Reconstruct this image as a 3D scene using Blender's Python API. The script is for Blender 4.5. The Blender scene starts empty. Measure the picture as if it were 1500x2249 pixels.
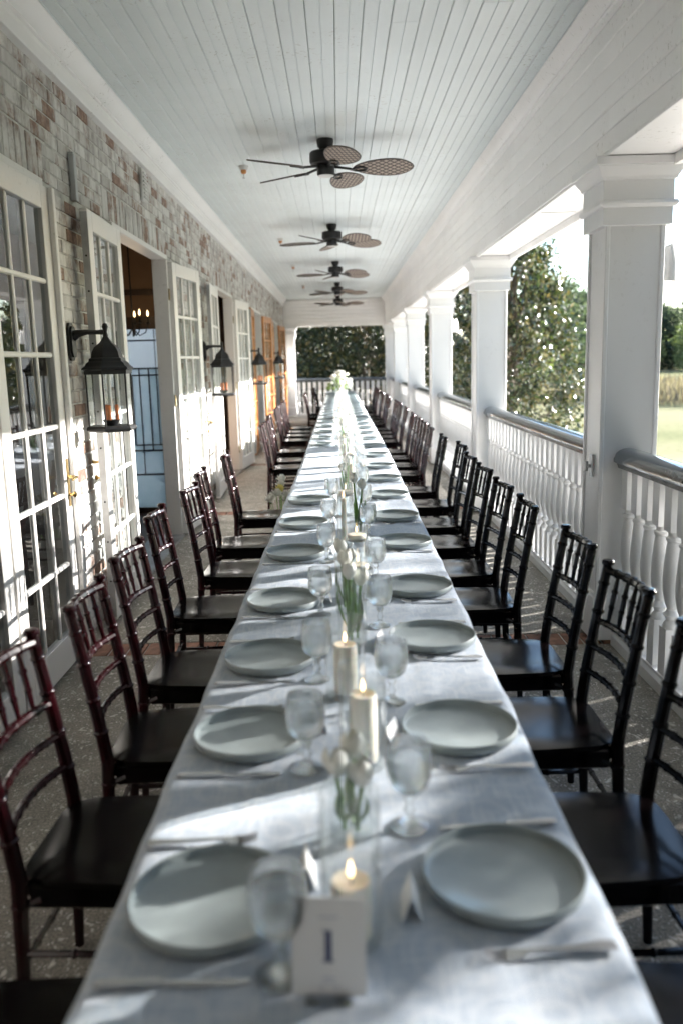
import bpy, bmesh, math, random
import numpy as np
from mathutils import Matrix, Vector, Euler

R = math.radians
PI = math.pi
random.seed(7)
scene = bpy.context.scene
C = scene.collection

# ------------------------------------------------------------------ camera
CAM_H = 1.585
cam_data = bpy.data.cameras.new('camera')
cam = bpy.data.objects.new('camera', cam_data)
C.objects.link(cam)
cam.matrix_world = (Matrix.Translation((0, 0, CAM_H)) @ Matrix.Rotation(R(90 - 10.27), 4, 'X')
                    @ Matrix.Rotation(-0.025, 4, 'Z'))
cam_data.sensor_fit = 'VERTICAL'
cam_data.sensor_height = 36.0
cam_data.lens = 29.45
cam_data.clip_start = 0.05
cam_data.clip_end = 4000
cam_data.dof.use_dof = True
cam_data.dof.focus_distance = 4.3
cam_data.dof.aperture_fstop = 2.0
scene.camera = cam

# ------------------------------------------------------------------ sky, sun, exposure
SUN_AZ, SUN_EL = R(64.8), R(19.0)
world = bpy.data.worlds.new('World')
scene.world = world
world.use_nodes = True
wn = world.node_tree
sky = wn.nodes.new('ShaderNodeTexSky')
sky.sky_type = 'NISHITA'
sky.sun_disc = False
sky.sun_elevation = SUN_EL
sky.sun_rotation = SUN_AZ
sky.air_density = 1.0
sky.dust_density = 0.3
sky.ozone_density = 1.6
wn.links.new(sky.outputs[0], wn.nodes['Background'].inputs[0])
wn.nodes['Background'].inputs[1].default_value = 0.065
sun_data = bpy.data.lights.new('sun', 'SUN')
sun_data.energy = 5.0
sun_data.angle = R(0.8)
sun_data.color = (1.0, 0.955, 0.905)
sun = bpy.data.objects.new('sun', sun_data)
C.objects.link(sun)
to_sun = Vector((math.sin(SUN_AZ) * math.cos(SUN_EL), math.cos(SUN_AZ) * math.cos(SUN_EL), math.sin(SUN_EL)))
sun.rotation_euler = to_sun.to_track_quat('Z', 'Y').to_euler()
sun.location = (30, 14, 20)

vs = scene.view_settings
vs.view_transform = 'Standard'
vs.look = 'None'
vs.gamma = 1.0
vs.use_curve_mapping = False
vs.exposure = 3.15
scene.cycles.use_denoising = True
scene.cycles.adaptive_threshold = 0.02
scene.cycles.max_bounces = 14
scene.cycles.diffuse_bounces = 5
scene.cycles.glossy_bounces = 4
scene.cycles.transmission_bounces = 12
scene.cycles.transparent_max_bounces = 24
scene.cycles.caustics_reflective = False
scene.cycles.caustics_refractive = False
scene.cycles.sample_clamp_indirect = 8.0

# ------------------------------------------------------------------ materials
MATS = {}


def new_mat(name):
    m = bpy.data.materials.new(name)
    m.use_nodes = True
    MATS[name] = m
    nt = m.node_tree
    return m, nt, nt.nodes['Principled BSDF'], nt.nodes['Material Output']


def N(nt, kind, **kw):
    n = nt.nodes.new(kind)
    for k, v in kw.items():
        if k.startswith('_'):
            setattr(n, k[1:], v)
        else:
            key = k.replace('__', ' ')
            n.inputs[int(key[1:]) if key[0] == 'i' and key[1:].isdigit() else key].default_value = v
    return n


def coords(nt, world_space=True, scale=(1, 1, 1)):
    if world_space:
        g = nt.nodes.new('ShaderNodeNewGeometry').outputs['Position']
    else:
        g = nt.nodes.new('ShaderNodeTexCoord').outputs['Object']
    mp = nt.nodes.new('ShaderNodeMapping')
    mp.inputs['Scale'].default_value = scale
    nt.links.new(g, mp.inputs['Vector'])
    return mp.outputs['Vector']


def ramp(nt, src, stops):
    r = nt.nodes.new('ShaderNodeValToRGB')
    el = r.color_ramp.elements
    el[0].position, el[0].color = stops[0][0], (*stops[0][1], 1)
    el[1].position, el[1].color = stops[-1][0], (*stops[-1][1], 1)
    for p, c in stops[1:-1]:
        e = el.new(p)
        e.color = (*c, 1)
    nt.links.new(src, r.inputs[0])
    return r.outputs[0]


def noise(nt, vec, scale, detail=4, rough=0.55):
    n = nt.nodes.new('ShaderNodeTexNoise')
    n.inputs['Scale'].default_value = scale
    n.inputs['Detail'].default_value = detail
    n.inputs['Roughness'].default_value = rough
    nt.links.new(vec, n.inputs['Vector'])
    return n.outputs[0]


def mixc(nt, fac, a, b, mode='MIX'):
    m = nt.nodes.new('ShaderNodeMix')
    m.data_type = 'RGBA'
    m.blend_type = mode
    for sock, val in ((m.inputs[0], fac), (m.inputs[6], a), (m.inputs[7], b)):
        if hasattr(val, 'is_linked'):
            nt.links.new(val, sock)
        else:
            sock.default_value = (*val, 1) if isinstance(val, tuple) and len(val) == 3 else val
    return m.outputs[2]


def math_(nt, op, a, b=None):
    m = nt.nodes.new('ShaderNodeMath')
    m.operation = op
    for sock, val in ((m.inputs[0], a), (m.inputs[1], b)):
        if val is None:
            continue
        if hasattr(val, 'is_linked'):
            nt.links.new(val, sock)
        else:
            sock.default_value = val
    return m.outputs[0]


def bump(nt, b, h, strength=0.2, dist=0.01):
    n = nt.nodes.new('ShaderNodeBump')
    n.inputs['Strength'].default_value = strength
    n.inputs['Distance'].default_value = dist
    nt.links.new(h, n.inputs['Height'])
    nt.links.new(n.outputs[0], b.inputs['Normal'])


def plain(name, col, rough=0.5, metal=0.0, var=0.12, vscale=6.0, world_space=True, bmp=0.05, coat=0.0, spec=0.5):
    m, nt, b, o = new_mat(name)
    vec = coords(nt, world_space)
    n1 = noise(nt, vec, vscale)
    lo = tuple(c * (1 - var) for c in col)
    hi = tuple(min(1, c * (1 + var)) for c in col)
    nt.links.new(ramp(nt, n1, [(0.3, lo), (0.7, hi)]), b.inputs['Base Color'])
    b.inputs['Roughness'].default_value = rough
    b.inputs['Metallic'].default_value = metal
    b.inputs['Coat Weight'].default_value = coat
    b.inputs['Specular IOR Level'].default_value = spec
    if bmp:
        bump(nt, b, noise(nt, vec, vscale * 9, 3), bmp, 0.01)
    return m


def painted(name, col, rough=0.42, dirt=(0.32, 0.30, 0.25), amount=0.75):
    """Brushed paint on timber: faint blotches, specks of dirt and long brush marks."""
    m, nt, b, o = new_mat(name)
    vec = coords(nt)
    blot = noise(nt, vec, 1.7, 5)
    base = ramp(nt, blot, [(0.3, tuple(c * 0.93 for c in col)), (0.7, col)])
    rnd = nt.nodes.new('ShaderNodeObjectInfo').outputs['Random']
    base = mixc(nt, math_(nt, 'MULTIPLY', rnd, 0.16), base, tuple(c * 0.72 for c in col))
    sp = noise(nt, vec, 38, 3, 0.6)
    big = noise(nt, vec, 2.3, 3)
    mask = math_(nt, 'MULTIPLY', ramp(nt, sp, [(0.59, (0, 0, 0)), (0.72, (1, 1, 1))]),
                 ramp(nt, big, [(0.48, (0, 0, 0)), (0.66, (1, 1, 1))]))
    base = mixc(nt, math_(nt, 'MULTIPLY', mask, amount), base, dirt)
    nt.links.new(base, b.inputs['Base Color'])
    b.inputs['Roughness'].default_value = rough
    bump(nt, b, noise(nt, coords(nt, True, (40, 6, 40)), 4, 3), 0.08, 0.004)
    return m


def thin_glass(name, tint=(0.96, 0.98, 0.97), ior=1.5, haze=0.0, rough=0.0, power=5.0):
    """A sheet of glass: see-through, mirror-like at a slant, with a little film on it."""
    m, nt, b, o = new_mat(name)
    nt.nodes.remove(b)
    tr = N(nt, 'ShaderNodeBsdfTransparent', Color=(*tint, 1))
    gl = N(nt, 'ShaderNodeBsdfGlossy', Roughness=rough)
    lw = N(nt, 'ShaderNodeLayerWeight', Blend=0.5)
    f0 = ((ior - 1) / (ior + 1)) ** 2 * 1.6
    fr = math_(nt, 'ADD', math_(nt, 'MULTIPLY', math_(nt, 'POWER', lw.outputs['Facing'], power), 0.9 - f0), f0)
    mx = nt.nodes.new('ShaderNodeMixShader')
    nt.links.new(fr, mx.inputs[0])
    nt.links.new(tr.outputs[0], mx.inputs[1])
    nt.links.new(gl.outputs[0], mx.inputs[2])
    out = mx.outputs[0]
    if haze:
        df = N(nt, 'ShaderNodeBsdfTranslucent', Color=(0.85, 0.88, 0.9, 1))
        dd = N(nt, 'ShaderNodeBsdfDiffuse', Color=(0.85, 0.88, 0.9, 1))
        ad = nt.nodes.new('ShaderNodeMixShader')
        nt.links.new(df.outputs[0], ad.inputs[1])
        nt.links.new(dd.outputs[0], ad.inputs[2])
        m2 = nt.nodes.new('ShaderNodeMixShader')
        hz = ramp(nt, noise(nt, coords(nt), 60, 4), [(0.35, (haze * .4,) * 3), (0.7, (haze,) * 3)])
        nt.links.new(hz, m2.inputs[0])
        nt.links.new(out, m2.inputs[1])
        nt.links.new(ad.outputs[0], m2.inputs[2])
        out = m2.outputs[0]
    nt.links.new(out, o.inputs['Surface'])
    return m


def solid_glass(name, ior, col=(1, 1, 1)):
    m, nt, b, o = new_mat(name)
    b.inputs['Base Color'].default_value = (*col, 1)
    b.inputs['Roughness'].default_value = 0.01
    b.inputs['IOR'].default_value = ior
    b.inputs['Transmission Weight'].default_value = 1.0
    return m


def leafy(name, cols, rough=0.35, trans=0.25, spec=0.5):
    m, nt, b, o = new_mat(name)
    g = nt.nodes.new('ShaderNodeNewGeometry')
    k = len(cols)
    col = ramp(nt, g.outputs['Random Per Island'], [(i / (k - 1), c) for i, c in enumerate(cols)])
    nt.links.new(col, b.inputs['Base Color'])
    b.inputs['Roughness'].default_value = rough
    b.inputs['Specular IOR Level'].default_value = spec
    tl = nt.nodes.new('ShaderNodeBsdfTranslucent')
    nt.links.new(mixc(nt, 1.0, col, (1.5, 1.6, 0.9), 'MULTIPLY'), tl.inputs['Color'])
    mx = N(nt, 'ShaderNodeMixShader', Fac=trans)
    nt.links.new(b.outputs[0], mx.inputs[1])
    nt.links.new(tl.outputs[0], mx.inputs[2])
    nt.links.new(mx.outputs[0], o.inputs['Surface'])
    return m


painted('white_paint', (0.87, 0.86, 0.85))
painted('column_paint', (0.80, 0.80, 0.80), 0.45, amount=0.25)
painted('ceiling_paint', (0.755, 0.81, 0.815), 0.45)
painted('door_paint', (0.80, 0.78, 0.75), 0.35, amount=0.3)
painted('rail_paint', (0.80, 0.80, 0.80), 0.40, amount=0.2)
plain('handrail_paint', (0.075, 0.085, 0.095), 0.22, var=0.2, bmp=0.03, coat=0.6)
plain('groove_dark', (0.10, 0.12, 0.12), 0.9)


def brick_wash():
    m, nt, b, o = new_mat('whitewashed_brick')
    vec = coords(nt)
    rnd = nt.nodes.new('ShaderNodeObjectInfo').outputs['Random']
    isl = nt.nodes.new('ShaderNodeNewGeometry').outputs['Random Per Island']
    rr = math_(nt, 'FRACT', math_(nt, 'ADD', rnd, isl))
    wash = ramp(nt, noise(nt, coords(nt, True, (1, 1, 0.6)), 6.5, 6, 0.68),
                [(0.26, (0.17, 0.16, 0.155)), (0.40, (0.42, 0.40, 0.38)), (0.50, (0.65, 0.635, 0.61)), (0.72, (0.77, 0.755, 0.73))])
    r2 = math_(nt, 'FRACT', math_(nt, 'MULTIPLY', rr, 7.31))
    wash = mixc(nt, math_(nt, 'MULTIPLY', math_(nt, 'POWER', r2, 2.0), 0.55), wash, (0.30, 0.28, 0.27))
    stain = ramp(nt, noise(nt, coords(nt, True, (2, 5, 0.9)), 3, 4), [(0.48, (0, 0, 0)), (0.78, (0.5, 0.5, 0.5))])
    wash = mixc(nt, stain, wash, (0.33, 0.30, 0.27))
    red = ramp(nt, noise(nt, vec, 26, 4), [(0.3, (0.16, 0.095, 0.07)), (0.55, (0.27, 0.165, 0.12)), (0.8, (0.40, 0.29, 0.22))])
    wear = noise(nt, vec, 7, 6, 0.65)
    m1 = math_(nt, 'ADD', wear, math_(nt, 'MULTIPLY', math_(nt, 'POWER', rr, 6.0), 0.34))
    m1 = math_(nt, 'ADD', m1, math_(nt, 'MULTIPLY', noise(nt, vec, 1.4, 2), 0.18))
    mask = ramp(nt, m1, [(0.62, (0, 0, 0)), (0.70, (0.32, 0.32, 0.32)), (0.81, (0.95, 0.95, 0.95))])
    nt.links.new(mixc(nt, mask, wash, red), b.inputs['Base Color'])
    b.inputs['Roughness'].default_value = 0.85
    bump(nt, b, noise(nt, vec, 45, 6, 0.7), 0.5, 0.008)
    return m


brick_wash()
plain('mortar', (0.52, 0.51, 0.49), 0.95, var=0.35, vscale=8, bmp=0.4)


def tabby():
    m, nt, b, o = new_mat('tabby_concrete')
    vec = coords(nt)
    warp = nt.nodes.new('ShaderNodeVectorMath')
    warp.operation = 'ADD'
    nz = nt.nodes.new('ShaderNodeTexNoise')
    nz.inputs['Scale'].default_value = 14
    nt.links.new(vec, nz.inputs['Vector'])
    sc_ = nt.nodes.new('ShaderNodeVectorMath')
    sc_.operation = 'SCALE'
    sc_.inputs['Scale'].default_value = 0.10
    nt.links.new(nz.outputs['Color'], sc_.inputs[0])
    nt.links.new(vec, warp.inputs[0])
    nt.links.new(sc_.outputs[0], warp.inputs[1])
    base = ramp(nt, noise(nt, vec, 5, 6, 0.65), [(0.3, (0.17, 0.16, 0.145)), (0.7, (0.33, 0.31, 0.275))])
    grain = ramp(nt, noise(nt, vec, 120, 3), [(0.35, (0.55, 0.55, 0.55)), (0.65, (1.25, 1.22, 1.15))])
    base = mixc(nt, 1.0, base, grain, 'MULTIPLY')
    flecks = None
    hs = None
    for s, th in ((30, 0.25), (52, 0.27), (85, 0.26)):
        v = nt.nodes.new('ShaderNodeTexVoronoi')
        v.inputs['Scale'].default_value = s
        mp = nt.nodes.new('ShaderNodeMapping')
        mp.inputs['Rotation'].default_value = (0, 0, s * 0.37)
        mp.inputs['Scale'].default_value = (1, 0.42, 1)
        nt.links.new(warp.outputs[0], mp.inputs['Vector'])
        nt.links.new(mp.outputs[0], v.inputs['Vector'])
        d = ramp(nt, v.outputs['Distance'], [(th - 0.05, (1, 1, 1)), (th + 0.03, (0, 0, 0))])
        sep = nt.nodes.new('ShaderNodeSeparateColor')
        nt.links.new(v.outputs['Color'], sep.inputs[0])
        sel = ramp(nt, sep.outputs[0], [(0.48, (0, 0, 0)), (0.58, (1, 1, 1))])
        f = math_(nt, 'MULTIPLY', d, sel)
        flecks = f if flecks is None else math_(nt, 'MAXIMUM', flecks, f)
    shell = ramp(nt, noise(nt, vec, 70, 2), [(0.3, (0.46, 0.44, 0.41)), (0.7, (0.72, 0.69, 0.63))])
    flecks = math_(nt, 'MULTIPLY', flecks, ramp(nt, noise(nt, vec, 3.2, 4), [(0.34, (0.45, 0.45, 0.45)), (0.6, (1, 1, 1))]))
    nt.links.new(mixc(nt, flecks, base, shell), b.inputs['Base Color'])
    b.inputs['Roughness'].default_value = 0.7
    bump(nt, b, math_(nt, 'ADD', flecks, noise(nt, vec, 60, 4)), 0.35, 0.006)
    return m


tabby()
plain('paving_brick', (0.22, 0.11, 0.075), 0.8, var=0.45, vscale=14, bmp=0.4)
plain('orange_wood', (0.46, 0.19, 0.055), 0.35, var=0.3, vscale=7, coat=0.3)
thin_glass('window_glass', (0.78, 0.83, 0.83), 1.6, 0.012, 0.0, 3.6)
thin_glass('lantern_glass', (0.95, 0.97, 0.97), 1.5, 0.015)
def real_glass(name, straight, haze):
    """Blown glass: it bends the view, and part of the light passes straight through its thin walls."""
    m, nt, b, o = new_mat(name)
    nt.nodes.remove(b)
    g = N(nt, 'ShaderNodeBsdfGlass', Roughness=0.008, IOR=1.48, Color=(0.98, 0.99, 0.99, 1))
    tr = N(nt, 'ShaderNodeBsdfTransparent', Color=(0.97, 0.98, 0.985, 1))
    df = N(nt, 'ShaderNodeBsdfTranslucent', Color=(0.92, 0.94, 0.95, 1))
    m1, m2 = N(nt, 'ShaderNodeMixShader', Fac=straight), N(nt, 'ShaderNodeMixShader', Fac=haze)
    nt.links.new(g.outputs[0], m1.inputs[1])
    nt.links.new(tr.outputs[0], m1.inputs[2])
    nt.links.new(m1.outputs[0], m2.inputs[1])
    nt.links.new(df.outputs[0], m2.inputs[2])
    nt.links.new(m2.outputs[0], o.inputs['Surface'])


real_glass('goblet_glass', 0.30, 0.012)
real_glass('thick_glass', 0.25, 0.01)
thin_glass('vase_glass', (0.96, 0.98, 0.98), 1.6, 0.035, 0.02, 2.3)
solid_glass('jewel_glass', 1.46)
def clear_water():
    m, nt, b, o = new_mat('water')
    nt.nodes.remove(b)
    g = N(nt, 'ShaderNodeBsdfGlass', Roughness=0.0, IOR=1.33, Color=(0.985, 0.985, 0.985, 1))
    tr = N(nt, 'ShaderNodeBsdfTransparent', Color=(0.95, 0.97, 0.98, 1))
    df = N(nt, 'ShaderNodeBsdfTranslucent', Color=(0.9, 0.92, 0.94, 1))
    m1, m2 = N(nt, 'ShaderNodeMixShader', Fac=0.18), N(nt, 'ShaderNodeMixShader', Fac=0.015)
    nt.links.new(g.outputs[0], m1.inputs[1])
    nt.links.new(tr.outputs[0], m1.inputs[2])
    nt.links.new(m1.outputs[0], m2.inputs[1])
    nt.links.new(df.outputs[0], m2.inputs[2])
    nt.links.new(m2.outputs[0], o.inputs['Surface'])


clear_water()
plain('brass', (0.62, 0.44, 0.18), 0.25, 1.0, var=0.2)
plain('aged_brass', (0.30, 0.25, 0.15), 0.45, 0.8, var=0.4, vscale=30)
plain('black_metal', (0.007, 0.007, 0.008), 0.45, 0.0, var=0.3, bmp=0.08)
plain('steel', (0.62, 0.62, 0.63), 0.2, 1.0, var=0.06, bmp=0.0)
plain('grey_metal', (0.42, 0.43, 0.43), 0.4, 0.7, var=0.2)
plain('amber_sleeve', (0.38, 0.11, 0.025), 0.35, var=0.3, world_space=False, vscale=20)
thin_glass('bulb_glass', (0.97, 0.97, 0.95), 1.5, 0.04)
plain('chair_lacquer', (0.016, 0.0002, 0.0014), 0.20, var=0.25, vscale=5, bmp=0.0, coat=0.0, spec=0.4)
bpy.data.materials['chair_lacquer'].node_tree.nodes['Principled BSDF'].inputs['Coat Roughness'].default_value = 0.08
plain('chair_black', (0.0025, 0.0016, 0.0018), 0.16, var=0.25, vscale=5, bmp=0.0, coat=0.0, spec=0.17)
bpy.data.materials['chair_black'].node_tree.nodes['Principled BSDF'].inputs['Coat Roughness'].default_value = 0.08
plain('stoneware', (0.30, 0.345, 0.35), 0.42, var=0.10, vscale=14, bmp=0.04, coat=0.35)
plain('wax', (0.86, 0.80, 0.68), 0.5, var=0.05, bmp=0.0)
bpy.data.materials['wax'].node_tree.nodes['Principled BSDF'].inputs['Subsurface Weight'].default_value = 0.35
bpy.data.materials['wax'].node_tree.nodes['Principled BSDF'].inputs['Subsurface Radius'].default_value = (0.02, 0.012, 0.006)
plain('petal_white', (0.82, 0.82, 0.76), 0.5, var=0.06, vscale=30, bmp=0.0)
plain('petal_yellow', (0.80, 0.72, 0.24), 0.5, var=0.12, vscale=30, bmp=0.0)
plain('stem_green', (0.12, 0.25, 0.045), 0.45, var=0.3, vscale=30, bmp=0.0)
plain('bouquet_green', (0.24, 0.33, 0.10), 0.5, var=0.3, vscale=30, bmp=0.0)
plain('paper', (0.80, 0.80, 0.79), 0.8, var=0.02, bmp=0.0)
plain('ink_navy', (0.045, 0.065, 0.16), 0.7, var=0.05, bmp=0.0)
plain('ink_grey', (0.45, 0.46, 0.55), 0.7, var=0.05, bmp=0.0)
plain('wick', (0.02, 0.018, 0.015), 0.9)
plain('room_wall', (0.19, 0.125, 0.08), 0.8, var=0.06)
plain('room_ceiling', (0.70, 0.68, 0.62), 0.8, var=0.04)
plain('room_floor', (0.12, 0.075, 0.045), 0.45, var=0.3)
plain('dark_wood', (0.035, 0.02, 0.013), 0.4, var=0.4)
plain('lead_came', (0.012, 0.016, 0.017), 0.45)
plain('bark', (0.11, 0.085, 0.06), 0.9, var=0.4, vscale=10, bmp=0.6)
plain('stucco', (0.62, 0.60, 0.56), 0.9, var=0.08)
plain('added_pale_paving', (0.55, 0.53, 0.50), 0.9, var=0.15, vscale=2)
plain('vent_paint', (0.60, 0.59, 0.57), 0.5)
leafy('magnolia_leaf', [(0.012, 0.021, 0.009), (0.022, 0.036, 0.013), (0.040, 0.056, 0.020), (0.065, 0.066, 0.026), (0.12, 0.09, 0.04)], 0.20, 0.16, 0.9)
leafy('dark_leaf', [(0.006, 0.011, 0.006), (0.012, 0.020, 0.008), (0.02, 0.03, 0.01), (0.07, 0.055, 0.02)], 0.42, 0.10, 0.25)  # shade on the near side of the end trees is put into this colour
leafy('oak_leaf', [(0.04, 0.07, 0.02), (0.06, 0.10, 0.03), (0.09, 0.13, 0.04)], 0.6, 0.3)
leafy('pale_leaf', [(0.09, 0.12, 0.05), (0.13, 0.16, 0.07), (0.17, 0.19, 0.09)], 0.6, 0.3)
leafy('hazy_far_leaf', [(0.045, 0.064, 0.052), (0.06, 0.08, 0.064), (0.085, 0.10, 0.08)], 0.8, 0.3, 0.1)  # distance haze put into the leaf colour as a grey-blue lightening
leafy('hazy_pine_leaf', [(0.05, 0.075, 0.055), (0.07, 0.095, 0.07), (0.09, 0.115, 0.085)], 0.6, 0.2)  # leaf lightened towards grey-blue in place of haze
leafy('reed', [(0.13, 0.105, 0.09), (0.18, 0.15, 0.13), (0.23, 0.20, 0.17)], 1.0, 0.2, 0.0)


def emitter(name, col, strength):
    m, nt, b, o = new_mat(name)
    b.inputs['Base Color'].default_value = (*col, 1)
    b.inputs['Emission Color'].default_value = (*col, 1)
    vec = coords(nt, False)
    f = ramp(nt, noise(nt, vec, 40, 2), [(0.2, (strength * 0.8,) * 3), (0.8, (strength,) * 3)])
    nt.links.new(f, b.inputs['Emission Strength'])
    return m


emitter('flame', (1.0, 0.52, 0.18), 3.2)
emitter('flame_core', (1.0, 0.66, 0.32), 0.95)


def linen():
    m, nt, b, o = new_mat('linen_cloth')
    vec = coords(nt)
    # woven threads
    w = nt.nodes.new('ShaderNodeTexWave')
    w.inputs['Scale'].default_value = 160
    w.inputs['Distortion'].default_value = 2.0
    nt.links.new(vec, w.inputs['Vector'])
    w2 = nt.nodes.new('ShaderNodeTexWave')
    w2.bands_direction = 'Y'
    w2.inputs['Scale'].default_value = 160
    w2.inputs['Distortion'].default_value = 2.0
    nt.links.new(vec, w2.inputs['Vector'])
    thread = math_(nt, 'MULTIPLY', math_(nt, 'ADD', w.outputs['Fac'], w2.outputs['Fac']), 0.5)
    # damask scrolls, woven tone on tone
    wv = nt.nodes.new('ShaderNodeVectorMath')
    wv.operation = 'ADD'
    nz = nt.nodes.new('ShaderNodeTexNoise')
    nz.inputs['Scale'].default_value = 7
    nt.links.new(vec, nz.inputs['Vector'])
    s_ = nt.nodes.new('ShaderNodeVectorMath')
    s_.operation = 'SCALE'
    s_.inputs['Scale'].default_value = 0.06
    nt.links.new(nz.outputs['Color'], s_.inputs[0])
    nt.links.new(vec, wv.inputs[0])
    nt.links.new(s_.outputs[0], wv.inputs[1])
    v = nt.nodes.new('ShaderNodeTexVoronoi')
    v.inputs['Scale'].default_value = 8.5
    v.inputs['Randomness'].default_value = 0.35
    nt.links.new(wv.outputs[0], v.inputs['Vector'])
    rings = math_(nt, 'SINE', math_(nt, 'MULTIPLY', v.outputs['Distance'], 34.0))
    scroll = ramp(nt, rings, [(0.35, (0, 0, 0)), (0.6, (1, 1, 1))])
    base = mixc(nt, math_(nt, 'MULTIPLY', scroll, 0.9), (0.43, 0.515, 0.62), (0.55, 0.61, 0.69))
    base = mixc(nt, math_(nt, 'MULTIPLY', thread, 0.35), base, (0.64, 0.685, 0.74))
    sl = math_(nt, 'MAXIMUM', noise(nt, coords(nt, True, (14, 260, 60)), 1.0, 3), noise(nt, coords(nt, True, (260, 14, 60)), 1.0, 3))
    base = mixc(nt, ramp(nt, sl, [(0.50, (0, 0, 0)), (0.70, (0.8, 0.8, 0.8))]), base, (0.72, 0.76, 0.80))
    nt.links.new(base, b.inputs['Base Color'])
    b.inputs['Roughness'].default_value = 0.75
    b.inputs['Sheen Weight'].default_value = 0.15
    hh = math_(nt, 'ADD', math_(nt, 'MULTIPLY', thread, 0.25), math_(nt, 'ADD', math_(nt, 'MULTIPLY', sl, 0.25), math_(nt, 'MULTIPLY', noise(nt, coords(nt, True, (6, 2.4, 6)), 4.0, 4), 0.6)))
    bump(nt, b, hh, 0.6, 0.011)
    return m


linen()


def rattan():
    m, nt, b, o = new_mat('woven_palm')
    out = None
    for ang in (0.9, -0.9):
        mp = nt.nodes.new('ShaderNodeMapping')
        mp.inputs['Rotation'].default_value = (0, 0, ang)
        tc = nt.nodes.new('ShaderNodeTexCoord')
        nt.links.new(tc.outputs['Object'], mp.inputs['Vector'])
        w = nt.nodes.new('ShaderNodeTexWave')
        w.inputs['Scale'].default_value = 8.0
        w.inputs['Distortion'].default_value = 0.6
        nt.links.new(mp.outputs[0], w.inputs['Vector'])
        l = ramp(nt, w.outputs['Fac'], [(0.12, (1, 1, 1)), (0.30, (0, 0, 0))])
        out = l if out is None else math_(nt, 'MAXIMUM', out, l)
    nt.links.new(mixc(nt, out, (0.36, 0.29, 0.24), (0.05, 0.036, 0.028)), b.inputs['Base Color'])
    b.inputs['Roughness'].default_value = 0.6
    bump(nt, b, out, 0.4, 0.004)
    return m


rattan()


def frosted():
    m, nt, b, o = new_mat('frosted_glass')
    n1 = noise(nt, coords(nt), 3.0, 3)
    col = ramp(nt, n1, [(0.3, (0.66, 0.78, 0.80)), (0.7, (0.82, 0.90, 0.92))])
    nt.links.new(col, b.inputs['Base Color'])
    b.inputs['Roughness'].default_value = 0.25
    tl = nt.nodes.new('ShaderNodeBsdfTranslucent')
    nt.links.new(col, tl.inputs['Color'])
    mx = N(nt, 'ShaderNodeMixShader', Fac=0.75)
    nt.links.new(b.outputs[0], mx.inputs[1])
    nt.links.new(tl.outputs[0], mx.inputs[2])
    nt.links.new(mx.outputs[0], o.inputs['Surface'])
    return m


frosted()


def turf():
    m, nt, b, o = new_mat('mown_turf')
    vec = coords(nt)
    big = noise(nt, coords(nt, True, (0.012, 0.05, 1)), 1.0, 3)
    col = ramp(nt, big, [(0.38, (0.11, 0.125, 0.07)), (0.48, (0.18, 0.18, 0.11)), (0.62, (0.22, 0.21, 0.145))])
    fine = ramp(nt, noise(nt, vec, 2.5, 5), [(0.3, (0.8, 0.8, 0.8)), (0.7, (1.15, 1.15, 1.1))])
    nt.links.new(mixc(nt, 1.0, col, fine, 'MULTIPLY'), b.inputs['Base Color'])
    b.inputs['Roughness'].default_value = 1.0
    b.inputs['Specular IOR Level'].default_value = 0.0
    return m


turf()

# ------------------------------------------------------------------ mesh helpers


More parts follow.
